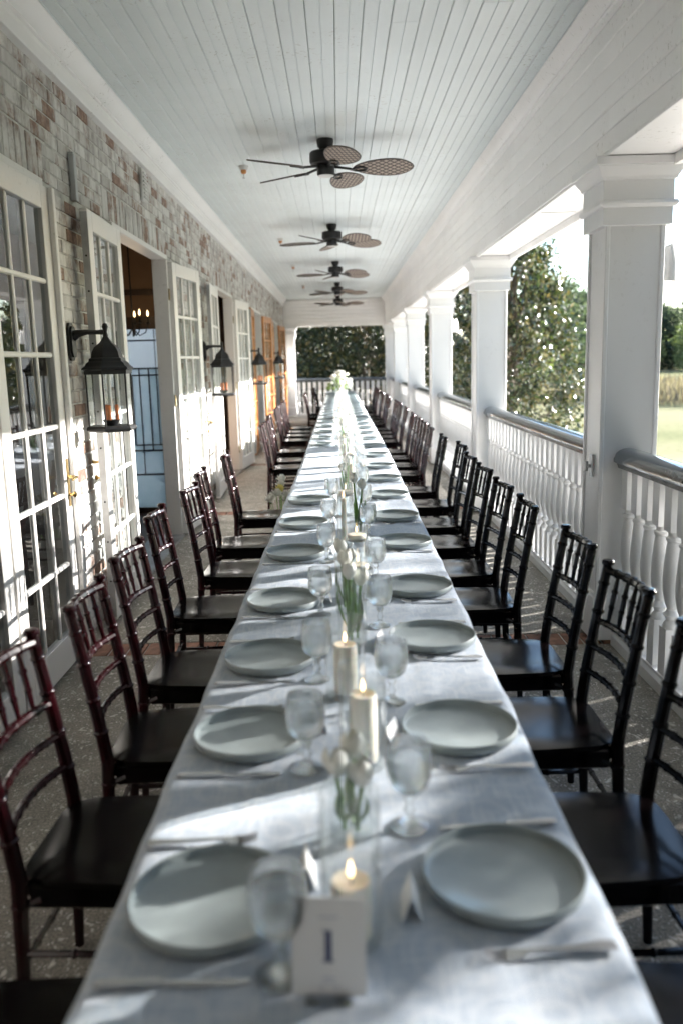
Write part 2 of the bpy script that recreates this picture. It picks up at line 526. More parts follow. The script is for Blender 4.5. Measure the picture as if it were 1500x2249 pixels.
class MB:
    def __init__(s):
        s.v, s.f = [], []

    def add(s, v, f):
        o = len(s.v)
        s.v += [tuple(p) for p in v]
        s.f += [tuple(i + o for i in q) for q in f]
        return s

    def box(s, x0, x1, y0, y1, z0, z1):
        v = [(x, y, z) for x in (x0, x1) for y in (y0, y1) for z in (z0, z1)]
        return s.add(v, [(0, 1, 3, 2), (4, 6, 7, 5), (0, 4, 5, 1), (2, 3, 7, 6), (0, 2, 6, 4), (1, 5, 7, 3)])

    def lathe(s, prof, n=16, c=(0, 0, 0), rot=0.0, close=True):
        v, f = [], []
        k = len(prof)
        for r, z in prof:
            for i in range(n):
                a = rot + 2 * PI * i / n
                v.append((c[0] + r * math.cos(a), c[1] + r * math.sin(a), c[2] + z))
        for j in range(k - 1):
            for i in range(n):
                i2 = (i + 1) % n
                f.append((j * n + i, j * n + i2, (j + 1) * n + i2, (j + 1) * n + i))
        if close:
            f.append(tuple(range(n - 1, -1, -1)))
            f.append(tuple((k - 1) * n + i for i in range(n)))
        return s.add(v, f)

    def tube(s, pts, rads, n=8, cap=True):
        pts = [Vector(p) for p in pts]
        if not hasattr(rads, '__len__'):
            rads = [rads] * len(pts)
        v, f = [], []
        up = None
        for i, p in enumerate(pts):
            a = pts[max(i - 1, 0)]
            b = pts[min(i + 1, len(pts) - 1)]
            t = (b - a).normalized()
            if up is None:
                ref = Vector((0, 0, 1)) if abs(t.z) < 0.9 else Vector((1, 0, 0))
                up = t.cross(ref).normalized()
            else:
                up = (up - t * up.dot(t)).normalized()
            w = t.cross(up)
            for k in range(n):
                an = 2 * PI * k / n
                v.append(p + (up * math.cos(an) + w * math.sin(an)) * rads[i])
        for j in range(len(pts) - 1):
            for k in range(n):
                k2 = (k + 1) % n
                f.append((j * n + k, j * n + k2, (j + 1) * n + k2, (j + 1) * n + k))
        if cap:
            f.append(tuple(range(n - 1, -1, -1)))
            f.append(tuple((len(pts) - 1) * n + k for k in range(n)))
        return s.add(v, f)

    def prism(s, poly, axis, a, b):
        n = len(poly)

        def P(q, t):
            return {'x': (t, q[0], q[1]), 'y': (q[0], t, q[1]), 'z': (q[0], q[1], t)}[axis]
        v = [P(q, a) for q in poly] + [P(q, b) for q in poly]
        f = [(i, (i + 1) % n, n + (i + 1) % n, n + i) for i in range(n)]
        f += [tuple(range(n - 1, -1, -1)), tuple(range(n, 2 * n))]
        return s.add(v, f)

    def mesh(s, name, mat, smooth=False, bevel=0.0, angle=35):
        me = bpy.data.meshes.new(name)
        me.from_pydata(s.v, [], s.f)
        bm = bmesh.new()
        bm.from_mesh(me)
        bmesh.ops.recalc_face_normals(bm, faces=bm.faces)
        if bevel:
            ed = [e for e in bm.edges if len(e.link_faces) == 2 and e.calc_face_angle(0) > 0.6]
            bmesh.ops.bevel(bm, geom=ed, offset=bevel, segments=1, affect='EDGES', profile=0.5)
        bm.to_mesh(me)
        bm.free()
        if smooth:
            me.shade_smooth()
            me.set_sharp_from_angle(angle=R(angle))
        me.materials.append(MATS[mat])
        return me

    def build(s, name, mat, parent=None, smooth=False, bevel=0.0, angle=35, loc=None, rz=None):
        return link(name, s.mesh(name, mat, smooth, bevel, angle), parent, loc, rz)


def link(name, me, parent=None, loc=None, rz=None):
    o = bpy.data.objects.new(name, me)
    C.objects.link(o)
    if parent is not None:
        o.parent = parent
    if loc is not None:
        o.location = loc
    if rz is not None:
        o.rotation_euler = (0, 0, rz)
    return o


def tag(o, label=None, cat=None, group=None, kind=None):
    for k, v in (('label', label), ('category', cat), ('group', group), ('kind', kind)):
        if v:
            o[k] = v
    return o


def thing(name, label, cat, loc=(0, 0, 0), rz=0.0, group=None):
    o = bpy.data.objects.new(name, None)
    C.objects.link(o)
    o.empty_display_size = 0.1
    o.location = loc
    o.rotation_euler = (0, 0, rz)
    return tag(o, label, cat, group)


def dup(root, loc, rz=0.0, label=None):
    r = root.copy()
    C.objects.link(r)
    r.location = loc
    r.rotation_euler = (0, 0, rz)
    if label:
        r['label'] = label
    for ch in KIDS.get(root.name, root.children):
        c = ch.copy()
        C.objects.link(c)
        c.parent = r
        for g in KIDS.get(ch.name, ch.children):
            d = g.copy()
            C.objects.link(d)
            d.parent = c
    return r


KIDS = {}


def freeze(root):
    """Remember a model's parts so that copying it many times stays fast."""
    KIDS[root.name] = list(root.children)
    for c in root.children:
        KIDS[c.name] = list(c.children)
    return root


ORD = ('first second third fourth fifth sixth seventh eighth ninth tenth eleventh twelfth thirteenth fourteenth fifteenth '
       'sixteenth seventeenth eighteenth nineteenth twentieth').split()


def nth(i):
    if i < 20:
        return ORD[i]
    t = {2: 'twenty', 3: 'thirty', 4: 'forty'}[(i + 1) // 10]
    u = (i + 1) % 10
    return (t[:-1] + 'ieth') if u == 0 else t + '-' + ORD[u - 1]


# ------------------------------------------------------------------ layout numbers
WALL = -1.52            # face of the brick wall
Y_END = 24.30           # far end of the veranda
Y_BACK = -4.0
CEIL = 3.30
COLS = [4.43 + 4.05 * k for k in range(5)]
CX0, CX1 = 1.375, 1.680  # column shaft in x
BAND_Y = [4.55, 8.85, 13.1, 17.2, 21.3]
OPEN = [(2.72, 4.50), (5.95, 7.70), (10.65, 12.40), (15.25, 17.00), (19.85, 21.60)]
HEAD = 2.50
TOP = 0.757             # top of the laid cloth


def table_x(y):
    t = max(0.0, min(1.0, y / 7.5))
    return 0.065 * t


# ------------------------------------------------------------------ ground, terrace base, sky side
GROUND = -3.2
gm = MB()
nx, ny = 24, 30
gv, gf = [], []
xs = [-1500 + 3000 * (i / nx) for i in range(nx + 1)]
ys = [-600 + 2600 * (j / ny) for j in range(ny + 1)]
gm.add([(x, y, GROUND) for y in ys for x in xs],
       [(j * (nx + 1) + i, j * (nx + 1) + i + 1, (j + 1) * (nx + 1) + i + 1, (j + 1) * (nx + 1) + i) for j in range(ny) for i in range(nx)])
tag(gm.build('ground', 'mown_turf'), kind='structure')
tag(MB().box(-6.4, 1.86, Y_BACK, Y_END + 0.42, GROUND, -0.12).build('terrace_base', 'stucco'), kind='structure')

tag(MB().box(WALL, 1.86, -1.6, -1.4, 0.001, 3.29).build('added_rear_wall', 'room_wall'), kind='structure')  # added out of view to cut light from behind the camera

tag(MB().box(1.865, 9.5, -12.0, 40.0, GROUND, GROUND + 0.05).build('added_patio', 'added_pale_paving'), kind='structure')  # added out of view; its pale surface bounces sun up to the ceiling

# ------------------------------------------------------------------ veranda floor
floor = tag(bpy.data.objects.new('floor', None), kind='structure')
C.objects.link(floor)
edges = [Y_BACK] + sum([[b - 0.105, b + 0.105] for b in BAND_Y], []) + [Y_END + 0.42]
MB().box(WALL - 0.25, 1.86, Y_BACK, Y_END + 0.42, -0.12, -0.012).build('bedding', 'mortar', floor)
for a, b in zip(edges[0::2], edges[1::2]):
    MB().box(WALL - 0.06, 1.86, a, b, -0.012, 0.0).build('slab', 'tabby_concrete', floor, bevel=0.003)
pb = MB().box(-0.045, 0.045, -0.095, 0.095, -0.012, -0.001).mesh('paver', 'paving_brick', bevel=0.004)
for by in BAND_Y:
    for i in range(34):
        o = link('brick', pb, floor, (WALL + 0.05 + i * 0.0985, by + random.uniform(-.003, .003), random.uniform(-.0015, .001)))
        o.rotation_euler = (0, 0, random.uniform(-0.012, 0.012))

# ------------------------------------------------------------------ ceiling of beaded boards
ceiling = tag(bpy.data.objects.new('ceiling', None), kind='structure')
C.objects.link(ceiling)
for a, b, c, d in ((-6.4, 1.95, Y_BACK, 9.15), (-6.4, 1.95, 13.25, Y_END + 0.45), (-6.4, -4.6, 9.15, 13.25), (-1.87, 1.95, 9.15, 13.25)):  # deck left open above the added lightwell
    MB().box(a, b, c, d, CEIL + 0.025, CEIL + 0.25).build('roof_deck', 'groove_dark', ceiling)
BW = 0.1465


def board_profile(w):
    h = w / 2 - 0.0014
    return [(-h, 0.018), (-h, 0.005), (-h + 0.005, 0.0), (-0.0045, 0.0), (-0.003, 0.0055), (0.003, 0.0055), (0.0045, 0.0),
            (h - 0.005, 0.0), (h, 0.005), (h, 0.018)]


bx_ = -1.44
rb = random.Random(3)
while bx_ < 1.40:
    y = Y_BACK
    y_first = True
    while y < Y_END:
        L = rb.uniform(2.2, 4.9) if not y_first else rb.uniform(4, 8)
        y_first = False
        y2 = min(Y_END, y + L)
        if Y_END - y2 < 0.8:
            y2 = Y_END
        MB().prism(board_profile(BW), 'y', y + 0.0008, y2 - 0.0008).build('plank', 'ceiling_paint', ceiling,
                                                                      loc=(bx_ + BW / 2, 0, CEIL + rb.uniform(-.0012, .0012)))
        y = y2
    bx_ += BW

# ------------------------------------------------------------------ mouldings and beams


def crown_profile(x_out, x_in, top, drop, flip):
    """Ogee crown between a vertical face at x_out and the ceiling at x_in."""
    w = x_in - x_out
    pts = [(0, 0), (1.0, 0), (1.0, -0.10), (0.90, -0.16), (0.80, -0.30), (0.55, -0.52), (0.36, -0.62), (0.30, -0.64), (0.30, -0.74),
           (0.18, -0.78), (0.14, -0.92), (0.10, -1.0), (0, -1.0)]
    return [(x_out + w * a, top + drop * b) for a, b in pts]


trim = thing('wall_cornice', 'white painted cornice and frieze board above the brick wall', 'cornice')
MB().prism(crown_profile(WALL + 0.03, -1.375, CEIL + 0.004, 0.115, 1), 'y', Y_BACK, Y_END).build('crown_moulding', 'white_paint', trim, smooth=True, angle=25)
MB().box(WALL - 0.02, WALL + 0.045, Y_BACK, Y_END, 3.125, 3.20).build('frieze_board', 'white_paint', trim, bevel=0.003)

beam = thing('porch_beam', 'long white boarded beam carried by the row of columns', 'beam')
BX0, BX1, BZ0 = 1.362, 1.70, 2.545
MB().box(BX0 + 0.016, BX1 - 0.02, Y_BACK, Y_END + 0.35, BZ0 + 0.02, CEIL + 0.02).build('core', 'groove_dark', beam)
MB().prism(crown_profile(BX0 + 0.004, 1.275, CEIL + 0.004, 0.125, 1), 'y', Y_BACK, Y_END).build('crown_moulding', 'white_paint', beam, smooth=True, angle=25)
MB().box(BX0 - 0.012, BX1 + 0.02, Y_BACK, Y_END + 0.37, BZ0, BZ0 + 0.018).build('soffit', 'white_paint', beam, bevel=0.003)
MB().box(BX1 - 0.02, BX1 + 0.012, Y_BACK, Y_END + 0.36, BZ0 - 0.05, CEIL + 0.02).build('outer_fascia', 'white_paint', beam)
nb = 6
bh = (CEIL - 0.115 - BZ0 - 0.019) / nb


def lap_profile(h):
    return [(0.016, 0.0016), (0.006, 0.0016), (0, 0.007), (0, h - 0.007), (0.006, h - 0.0016), (0.016, h - 0.0016)]


for r in range(nb):
    y = Y_BACK
    first = True
    while y < Y_END:
        y2 = min(Y_END, y + (rb.uniform(2.4, 4.4) if not first else rb.uniform(4.0, 9.5)))
        first = False
        if Y_END - y2 < 0.8:
            y2 = Y_END
        MB().prism(lap_profile(bh), 'y', y + 0.001, y2 - 0.001).build(
            'board', 'white_paint', beam, loc=(BX0 + rb.uniform(-.001, .001), 0, BZ0 + 0.019 + r * bh))
        y = y2
# panelled soffit strips between columns
for k, yc in enumerate(COLS):
    y1 = (COLS[k + 1] if k + 1 < len(COLS) else Y_END) - 0.10
    MB().box(BX0 + 0.0, BX0 + 0.03, yc + 0.41, y1, BZ0 - 0.016, BZ0 + 0.001).build('bed_moulding', 'white_paint', beam, bevel=0.004)
    MB().box(BX0 + 0.05, BX1 - 0.05, yc + 1.55, yc + 1.575, BZ0 - 0.007, BZ0 + 0.001).build('joint_strip', 'white_paint', beam)

endbeam = thing('end_beam', 'white boarded beam across the far end of the veranda', 'beam')
MB().box(WALL, BX0 - 0.002, Y_END + 0.016, Y_END + 0.33, BZ0, CEIL + 0.02).build('core', 'white_paint', endbeam)
for r in range(nb):
    MB().prism([(a, z) for a, z in lap_profile(bh)], 'x', WALL + 0.046, BX0 - 0.02).build(
        'board', 'white_paint', endbeam, loc=(0, Y_END - 0.002, BZ0 + 0.019 + r * bh))
MB().box(WALL + 0.03, 1.30, Y_END - 0.07, Y_END - 0.003, CEIL - 0.11, CEIL - 0.002).build('crown_moulding', 'white_paint', endbeam, bevel=0.03)

# ------------------------------------------------------------------ columns


def sq_ring(m, prof, x0, x1, y0, y1):
    """A square profile wrapped round the shaft: prof is (proud, z)."""
    v, f = [], []
    for p, z in prof:
        v += [(x0 - p, y0 - p, z), (x1 + p, y0 - p, z), (x1 + p, y1 + p, z), (x0 - p, y1 + p, z)]
    for j in range(len(prof) - 1):
        for i in range(4):
            f.append((j * 4 + i, j * 4 + (i + 1) % 4, (j + 1) * 4 + (i + 1) % 4, (j + 1) * 4 + i))
    n = len(prof) - 1
    f += [(3, 2, 1, 0), (n * 4, n * 4 + 1, n * 4 + 2, n * 4 + 3)]
    return m.add(v, f)


W = CX1 - CX0


def make_column(label, loc):
    t = thing('porch_column', label, 'column', loc, 0, 'white square columns of the veranda')
    m = MB().box(0.012, W - 0.012, 0.012, W - 0.012, 0.26, 2.30)
    m.build('shaft', 'column_paint', t)
    cb = MB()
    e = 0.024
    for ax in (0, W - e):
        for ay in (0, W - e):
            MB().box(ax, ax + e, ay, ay + e, 0.27, 2.235).build('corner_bead', 'column_paint', t, bevel=0.004)
    sq_ring(MB(), [(0.0, 0.025), (0.014, 0.03), (0.014, 0.245), (0.010, 0.265), (0.004, 0.272), (0.001, 0.285)], 0, W, 0, W).build('plinth', 'column_paint', t)
    sq_ring(MB(), [(0.0, 2.22), (0.022, 2.222), (0.022, 2.305), (0.036, 2.310), (0.044, 2.322), (0.040, 2.336), (0.026, 2.340),
                   (0.024, 2.435), (0.034, 2.440), (0.038, 2.452), (0.056, 2.478), (0.066, 2.496), (0.066, 2.500), (0.076, 2.503), (0.076, 2.540)],
            0, W, 0, W).build('capital', 'column_paint', t)
    return t


names = ['nearest white square column with a metal bracket on its inner face', 'second white column from the camera, beside the magnolia tree',
         'third white column from the camera along the railing', 'fourth white column from the camera along the railing',
         'fifth white column from the camera, last before the corner']
col0 = freeze(make_column(names[0], (CX0, COLS[0], 0)))
for k in range(1, 5):
    dup(col0, (CX0, COLS[k], 0), 0, names[k])
dup(col0, (CX0, Y_END + 0.04, 0), 0, 'white corner column at the far right end of the veranda')
dup(col0, (WALL + 0.002, Y_END + 0.04, 0), 0, 'white end column against the house wall at the far end')

# small metal bracket on the nearest column, and floodlights on its outer side
t = thing('hook_bracket', 'small metal latch bracket screwed to the nearest column', 'bracket', (CX0, COLS[0] + 0.13, 0.985))
MB().box(-0.006, 0.0, -0.026, 0.026, -0.062, 0.062).build('plate', 'grey_metal', t, bevel=0.002)
MB().tube([(-0.03, 0, -0.03), (-0.03, 0, 0.022)], 0.011, 10).build('barrel', 'grey_metal', t, smooth=True)
MB().box(-0.028, -0.004, -0.008, 0.008, -0.012, 0.006).build('arm', 'grey_metal', t)
for k, nm in ((0, 'grey floodlight on the outer side of the nearest column'), (2, 'white floodlight on the outer side of the third column')):
    t = thing('floodlight', nm, 'floodlight', (CX1 + 0.004, COLS[k] + 0.10, 2.03))
    MB().box(0, 0.02, -0.03, 0.03, 0.02, 0.12).build('mount', 'vent_paint', t, bevel=0.003)
    MB().tube([(0.02, 0, 0.08), (0.05, 0, 0.10), (0.055, 0, 0.02), (0.05, 0, -0.08)], [0.012, 0.03, 0.042, 0.05], 12).build('lamp_head', 'vent_paint', t, smooth=True)

# ------------------------------------------------------------------ railings
RX = 1.53


def handrail_poly():
    p = []
    for i in range(9):
        a = PI * i / 8
        p.append((0.072 * math.cos(a), 1.045 + 0.045 * math.sin(a)))
    p += [(-0.078, 1.036), (-0.078, 1.018), (-0.060, 1.008), (-0.052, 0.985), (0.052, 0.985), (0.060, 1.008), (0.078, 1.018), (0.078, 1.036)]
    return p


bal = MB().box(-0.041, 0.041, -0.041, 0.041, 0.775, 0.985)
bal.box(-0.041, 0.041, -0.041, 0.041, 0.085, 0.315)
bal.lathe([(r_ * 1.15, z_) for r_, z_ in [(0.034, 0.312), (0.036, 0.325), (0.030, 0.340), (0.022, 0.352), (0.027, 0.366), (0.037, 0.378), (0.027, 0.390), (0.021, 0.405),
           (0.030, 0.435), (0.040, 0.49), (0.042, 0.54), (0.040, 0.60), (0.036, 0.66), (0.032, 0.705), (0.030, 0.725), (0.036, 0.732),
           (0.036, 0.744), (0.028, 0.75), (0.028, 0.762), (0.034, 0.777)]], 14)
bal_me = bal.mesh('baluster', 'rail_paint', smooth=True)


def railing(y0, y1, label, axis='y', x0=None, x1=None):
    if axis == 'y':
        t = thing('railing', label, 'railing', (RX, y0, 0), 0, 'turned baluster railings between the columns')
        L = y1 - y0
    else:
        t = thing('railing', label, 'railing', (x0, y0, 0), -PI / 2, 'turned baluster railings between the columns')
        L = x1 - x0
    MB().prism(handrail_poly(), 'y', 0.0, L).build('handrail', 'handrail_paint', t, smooth=True)
    MB().prism([(-0.062, 0.0), (-0.062, 0.055), (-0.05, 0.07), (-0.05, 0.086), (0.05, 0.086), (0.05, 0.07), (0.062, 0.055), (0.062, 0.0)], 'y', 0, L).build('bottom_rail', 'rail_paint', t)
    n = int(round(L / 0.15))
    s = L / n
    for i in range(n):
        link('baluster', bal_me, t, (0, s * (i + 0.5), 0))
    return t


railing(0.72, COLS[0] - 0.001, 'white balustrade with dark handrail nearest the camera, right edge')
rl = ['white balustrade between the first and second columns', 'white balustrade between the second and third columns',
      'white balustrade between the third and fourth columns', 'white balustrade between the fourth and fifth columns',
      'white balustrade between the fifth column and the far corner']
for k in range(5):
    y1 = COLS[k + 1] if k < 4 else Y_END + 0.04
    railing(COLS[k] + W + 0.001, y1 - 0.001, rl[k])
railing(Y_END + 0.19, 0, 'white balustrade with black rail closing the far end of the veranda', 'x', WALL + W + 0.004, CX0 - 0.002)

# ------------------------------------------------------------------ brick wall
wall = thing('brick_wall', 'whitewashed brick wall of the house with worn red patches', 'wall')
wm = MB()
WB = WALL - 0.007
wm.box(WALL - 0.11, WB, Y_BACK, Y_END + 0.35, HEAD + 0.03, CEIL + 0.02)
piers = []
prev = Y_BACK
for a, b in OPEN:
    piers.append((prev, a - 0.05))
    prev = b + 0.05
piers.append((prev, Y_END + 0.35))
wm.build('mortar_core', 'mortar', wall)
for a, b in piers:
    MB().box(WALL - 0.11, WB, a, b, -0.01, HEAD + 0.03).build('mortar_core', 'mortar', wall)


def brick_mesh(w, h):
    m = MB()
    c = 0.004
    m.add([(0.0, -w / 2, -h / 2), (0.0, w / 2, -h / 2), (0.0, w / 2, h / 2), (0.0, -w / 2, h / 2),
           (0.010, -w / 2 + c, -h / 2 + c), (0.010, w / 2 - c, -h / 2 + c), (0.010, w / 2 - c, h / 2 - c), (0.010, -w / 2 + c, h / 2 - c),
           (0.007, -w / 2 + 0.001, -h / 2 + 0.001), (0.007, w / 2 - 0.001, -h / 2 + 0.001), (0.007, w / 2 - 0.001, h / 2 - 0.001), (0.007, -w / 2 + 0.001, h / 2 - 0.001)],
          [(0, 1, 9, 8), (1, 2, 10, 9), (2, 3, 11, 10), (3, 0, 8, 11), (8, 9, 5, 4), (9, 10, 6, 5), (10, 11, 7, 6), (11, 8, 4, 7), (4, 5, 6, 7)])
    return m


BRK = {}
bricks = []   # (y, z, w, h, seen)
COURSE, BL = 0.0762, 0.213
sold = [(a - 0.16, b + 0.16) for a, b in OPEN]
z_s0, z_s1 = HEAD + 0.045, HEAD + 0.045 + 0.205


def row(y0, y1, z, h, off):
    y = y0
    first = True
    while y < y1 - 0.03:
        L = BL - 0.009 if not (first and off) else BL / 2 - 0.009
        first = False
        e = min(y + L, y1)
        bricks.append(((y + e) / 2, z, round(e - y, 3), h))
        y = e + 0.009


# running courses above the heads
z = z_s1 + 0.038 + 0.006
i = 0
while z < 3.13:
    row(Y_BACK, Y_END, z, COURSE - 0.009, i % 2)
    z += COURSE
    i += 1
# soldier course over each opening, running bond between
for a, b in sold:
    n = int((b - a) / COURSE)
    s = (b - a) / n
    for k in range(n):
        bricks.append((a + (k + 0.5) * s, (z_s0 + z_s1) / 2, round(s - 0.009, 3), z_s1 - z_s0 - 0.006))
gaps = [(Y_BACK, sold[0][0])] + [(sold[k][1], sold[k + 1][0]) for k in range(4)] + [(sold[4][1], Y_END)]
for a, b in gaps:
    for i in range(3):
        if b - a > 0.1:
            row(a + 0.005, b - 0.005, z_s0 + 0.033 + i * 0.0685, 0.0595, i % 2)
for a, b in piers:
    for i in range(33):
        row(a + 0.004, b - 0.004, 0.04 + i * COURSE, COURSE - 0.009, i % 2)


def seen_rank(q):
    y, z, w, h = q
    if y < 3.6 or z < 0.4:
        return 99
    if z > HEAD:
        return y
    if 4.55 < y < 5.3:
        return y
    for a, b in piers[2:]:
        if a + 0.85 < y < b - 0.85:
            return y + 4
    return 60 + y


bricks.sort(key=seen_rank)
rest = MB()
for k, (y, z, w, h) in enumerate(bricks):
    if k < 300:
        key = (round(w, 2), round(h, 2))
        if key not in BRK:
            BRK[key] = brick_mesh(w, h).mesh('brick', 'whitewashed_brick')
        o = link('brick', BRK[key], wall, (WALL - 0.010 + random.uniform(-.002, .003), y, z))
        o.rotation_euler = (random.uniform(-.008, .008), 0, random.uniform(-.006, .006))
    else:
        bmx = brick_mesh(w, h)
        dx = random.uniform(-.002, .003)
        rest.add([(p[0] + WALL - 0.010 + dx, p[1] + y, p[2] + z) for p in bmx.v], bmx.f)
o = rest.build('far_bricks', 'whitewashed_brick', wall)
o['kind'] = 'stuff'
# outer skin of the house behind (keeps the rooms dark)
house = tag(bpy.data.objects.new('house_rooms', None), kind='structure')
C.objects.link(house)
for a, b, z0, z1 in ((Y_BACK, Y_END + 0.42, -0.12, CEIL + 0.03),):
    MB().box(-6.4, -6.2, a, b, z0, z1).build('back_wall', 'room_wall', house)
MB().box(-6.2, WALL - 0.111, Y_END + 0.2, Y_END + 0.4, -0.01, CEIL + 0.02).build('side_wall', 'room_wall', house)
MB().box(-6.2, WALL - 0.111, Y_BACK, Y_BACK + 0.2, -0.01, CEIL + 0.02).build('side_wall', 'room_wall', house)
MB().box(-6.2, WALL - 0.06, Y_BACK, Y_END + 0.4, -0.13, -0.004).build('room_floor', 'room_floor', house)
for a, b, c, d in ((-6.2, WALL - 0.111, Y_BACK, 9.12), (-6.2, WALL - 0.111, 13.25, Y_END + 0.4), (-6.2, -4.6, 9.12, 13.25), (-1.87, WALL - 0.111, 9.12, 13.25)):
    MB().box(a, b, c, d, 2.86, 2.90).build('room_ceiling', 'room_ceiling', house)
MB().box(-1.868, -1.84, 9.12, 13.4, 0.0, CEIL + 0.02).build('added_lightwell_wall', 'room_wall', house)  # added lightwell, open to the sky, that backlights the leaded screen
MB().box(-1.90, -1.87, 9.12, 13.4, 0.0, CEIL + 0.02).build('added_lightwell_wall', 'white_paint', house)
MB().box(-4.5, -1.90, 13.36, 13.39, 0.0, CEIL + 0.02).build('added_lightwell_wall', 'white_paint', house)
MB().box(-4.5, -1.90, 9.12, 13.36, 0.0, 0.02).build('added_lightwell_floor', 'white_paint', house)
MB().box(-4.6, -4.5, 9.12, 13.4, 0.0, CEIL + 0.02).build('added_lightwell_wall', 'white_paint', house)
MB().box(-6.2, -2.83, 9.04, 9.11, 0.0, CEIL + 0.02).build('added_lightwell_wall', 'room_wall', house)
MB().box(-2.83, -1.90, 9.04, 9.11, 2.40, CEIL + 0.02).build('added_lightwell_wall', 'room_wall', house)
MB().box(-3.7, -3.5, Y_BACK + 0.2, 5.2, 0.0, 2.86).build('room_partition', 'dark_wood', house)  # these two partitions are coloured dark to stand for an unlit room
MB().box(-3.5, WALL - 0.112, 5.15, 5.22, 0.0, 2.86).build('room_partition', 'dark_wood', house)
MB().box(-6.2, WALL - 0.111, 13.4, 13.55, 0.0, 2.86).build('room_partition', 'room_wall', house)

# wall louvre vent and door holdbacks
t = thing('louvre_vent', 'small white louvred vent set in the brick wall', 'vent', (WALL + 0.004, 7.02, 2.985))
MB().box(0, 0.022, -0.085, 0.085, -0.125, 0.125).build('frame', 'vent_paint', t, bevel=0.003)
for k in range(7):
    MB().box(0.02, 0.034, -0.062, 0.062, -0.098 + k * 0.030, -0.086 + k * 0.030).build('slat', 'vent_paint', t)
t = thing('wall_pipe', 'short grey conduit box on the brick above the doors', 'conduit', (WALL + 0.002, 5.12, 2.66))
MB().box(0, 0.035, -0.022, 0.022, -0.13, 0.13).build('body', 'grey_metal', t, bevel=0.004)
MB().box(0.0, 0.03, -0.016, 0.016, 0.13, 0.14).build('cap', 'grey_metal', t)

# ------------------------------------------------------------------ doors
DW, DH, DT = 0.865, 2.465, 0.044


def pane_grid():
    cols, rows = 3, 6
    st, tr, br, mu = 0.105, 0.115, 0.175, 0.026
    gw = (DW - 2 * st - (cols - 1) * mu) / cols
    gh = (DH - tr - br - (rows - 1) * mu) / rows
    return cols, rows, st, tr, br, mu, gw, gh


def make_leaf(label, paint, full=True, handle=True, lever_only=False):
    """Leaf in the x-z plane, hinge edge at x = 0, free edge at x = DW; faces +-y."""
    t = thing('french_door', label, 'door')
    cols, rows, st, tr, br, mu, gw, gh = pane_grid()
    h = DT / 2
    MB().box(0, st, -h, h, 0, DH).build('stile', paint, t, bevel=0.003)
    MB().box(DW - st, DW, -h, h, 0, DH).build('stile', paint, t, bevel=0.003)
    MB().box(st, DW - st, -h, h, 0, br).build('bottom_rail', paint, t, bevel=0.003)
    MB().box(st, DW - st, -h, h, DH - tr, DH).build('top_rail', paint, t, bevel=0.003)
    for c in range(cols - 1):
        x = st + (c + 1) * gw + c * mu
        MB().box(x, x + mu, -h * 0.55, h * 0.55, br, DH - tr).build('muntin', paint, t, bevel=0.006)
    for r in range(rows - 1):
        zz = br + (r + 1) * gh + r * mu
        MB().box(st, DW - st, -h * 0.62, h * 0.62, zz, zz + mu).build('muntin', paint, t, bevel=0.006)
    pm = MB().box(-gw / 2, gw / 2, -0.002, 0.002, -gh / 2, gh / 2)
    pme = PANE.setdefault('p', None)
    if pme is None:
        pv = [(-gw / 2, 0, -gh / 2), (gw / 2, 0, -gh / 2), (gw / 2, 0, gh / 2), (-gw / 2, 0, gh / 2)]
        pme = PANE['p'] = MB().add(pv, [(0, 1, 2, 3)]).mesh('pane', 'window_glass')
    for c in range(cols):
        for r in range(rows):
            o = link('pane', pme, t, (st + c * (gw + mu) + gw / 2, 0, br + r * (gh + mu) + gh / 2))
            o.rotation_euler = (random.uniform(-.004, .004), 0, random.uniform(-.004, .004))
    if handle:
        s = handle
        x = DW - 0.05
        pl = MB().box(x - 0.019, x + 0.019, h * s, (h + 0.004) * s, 0.83, 1.09) if s > 0 else MB().box(x - 0.019, x + 0.019, -h - 0.004, -h, 0.83, 1.09)
        pl = pl.build('handle_plate', 'brass', t, bevel=0.002)
        MB().tube([(x, s * h, 0.99), (x, s * (h + 0.045), 0.99), (x - 0.03, s * (h + 0.055), 0.992), (x - 0.085, s * (h + 0.052), 0.985)],
                  [0.010, 0.009, 0.010, 0.006], 8).build('lever', 'brass', pl, smooth=True)
        MB().tube([(x, s * h, 0.895), (x, s * (h + 0.02), 0.895), (x, s * (h + 0.03), 0.895), (x, s * (h + 0.04), 0.895)],
                  [0.008, 0.008, 0.018, 0.012], 10).build('turn_knob', 'brass', pl, smooth=True)
    return t


PANE = {}


def place_leaf(t, hx, hy, ex, ey):
    """Hinge point to free edge point in plan."""
    t.location = (hx, hy, 0.018)
    t.rotation_euler = (0, 0, math.atan2(ey - hy, ex - hx))


def frame(a, b, label):
    t = thing('door_frame', label, 'door frame', (WALL, 0, 0), 0, 'white door frames in the brick wall')
    for y in (a - 0.05, b):
        MB().box(-0.105, 0.028, y, y + 0.05, 0.0, HEAD).build('jamb', 'door_paint', t, bevel=0.004)
    MB().box(-0.105, 0.028, a - 0.05, b + 0.05, HEAD + 0.001, HEAD + 0.042).build('head', 'door_paint', t, bevel=0.004)
    MB().box(-0.24, 0.05, a, b, 0.001, 0.016).build('threshold', 'grey_metal', t)
    for zz in (0.32, 1.26, 2.2):
        MB().tube([(0.034, b + 0.012, zz - 0.05), (0.034, b + 0.012, zz + 0.05)], 0.009, 8).build('hinge', 'aged_brass', t, smooth=True)
        MB().box(0.029, 0.032, b + 0.002, b + 0.048, zz - 0.05, zz + 0.05).build('hinge_leaf', 'aged_brass', t)
    return t


ordn = ['nearest', 'second', 'third', 'fourth', 'fifth']
for k, (a, b) in enumerate(OPEN):
    frame(a, b, f'white frame of the {ordn[k]} doorway from the camera, set in brick')
# first doorway closed: two leaves meeting
lf = make_leaf('closed white french door nearest the camera with brass lever', 'door_paint', handle=-1)
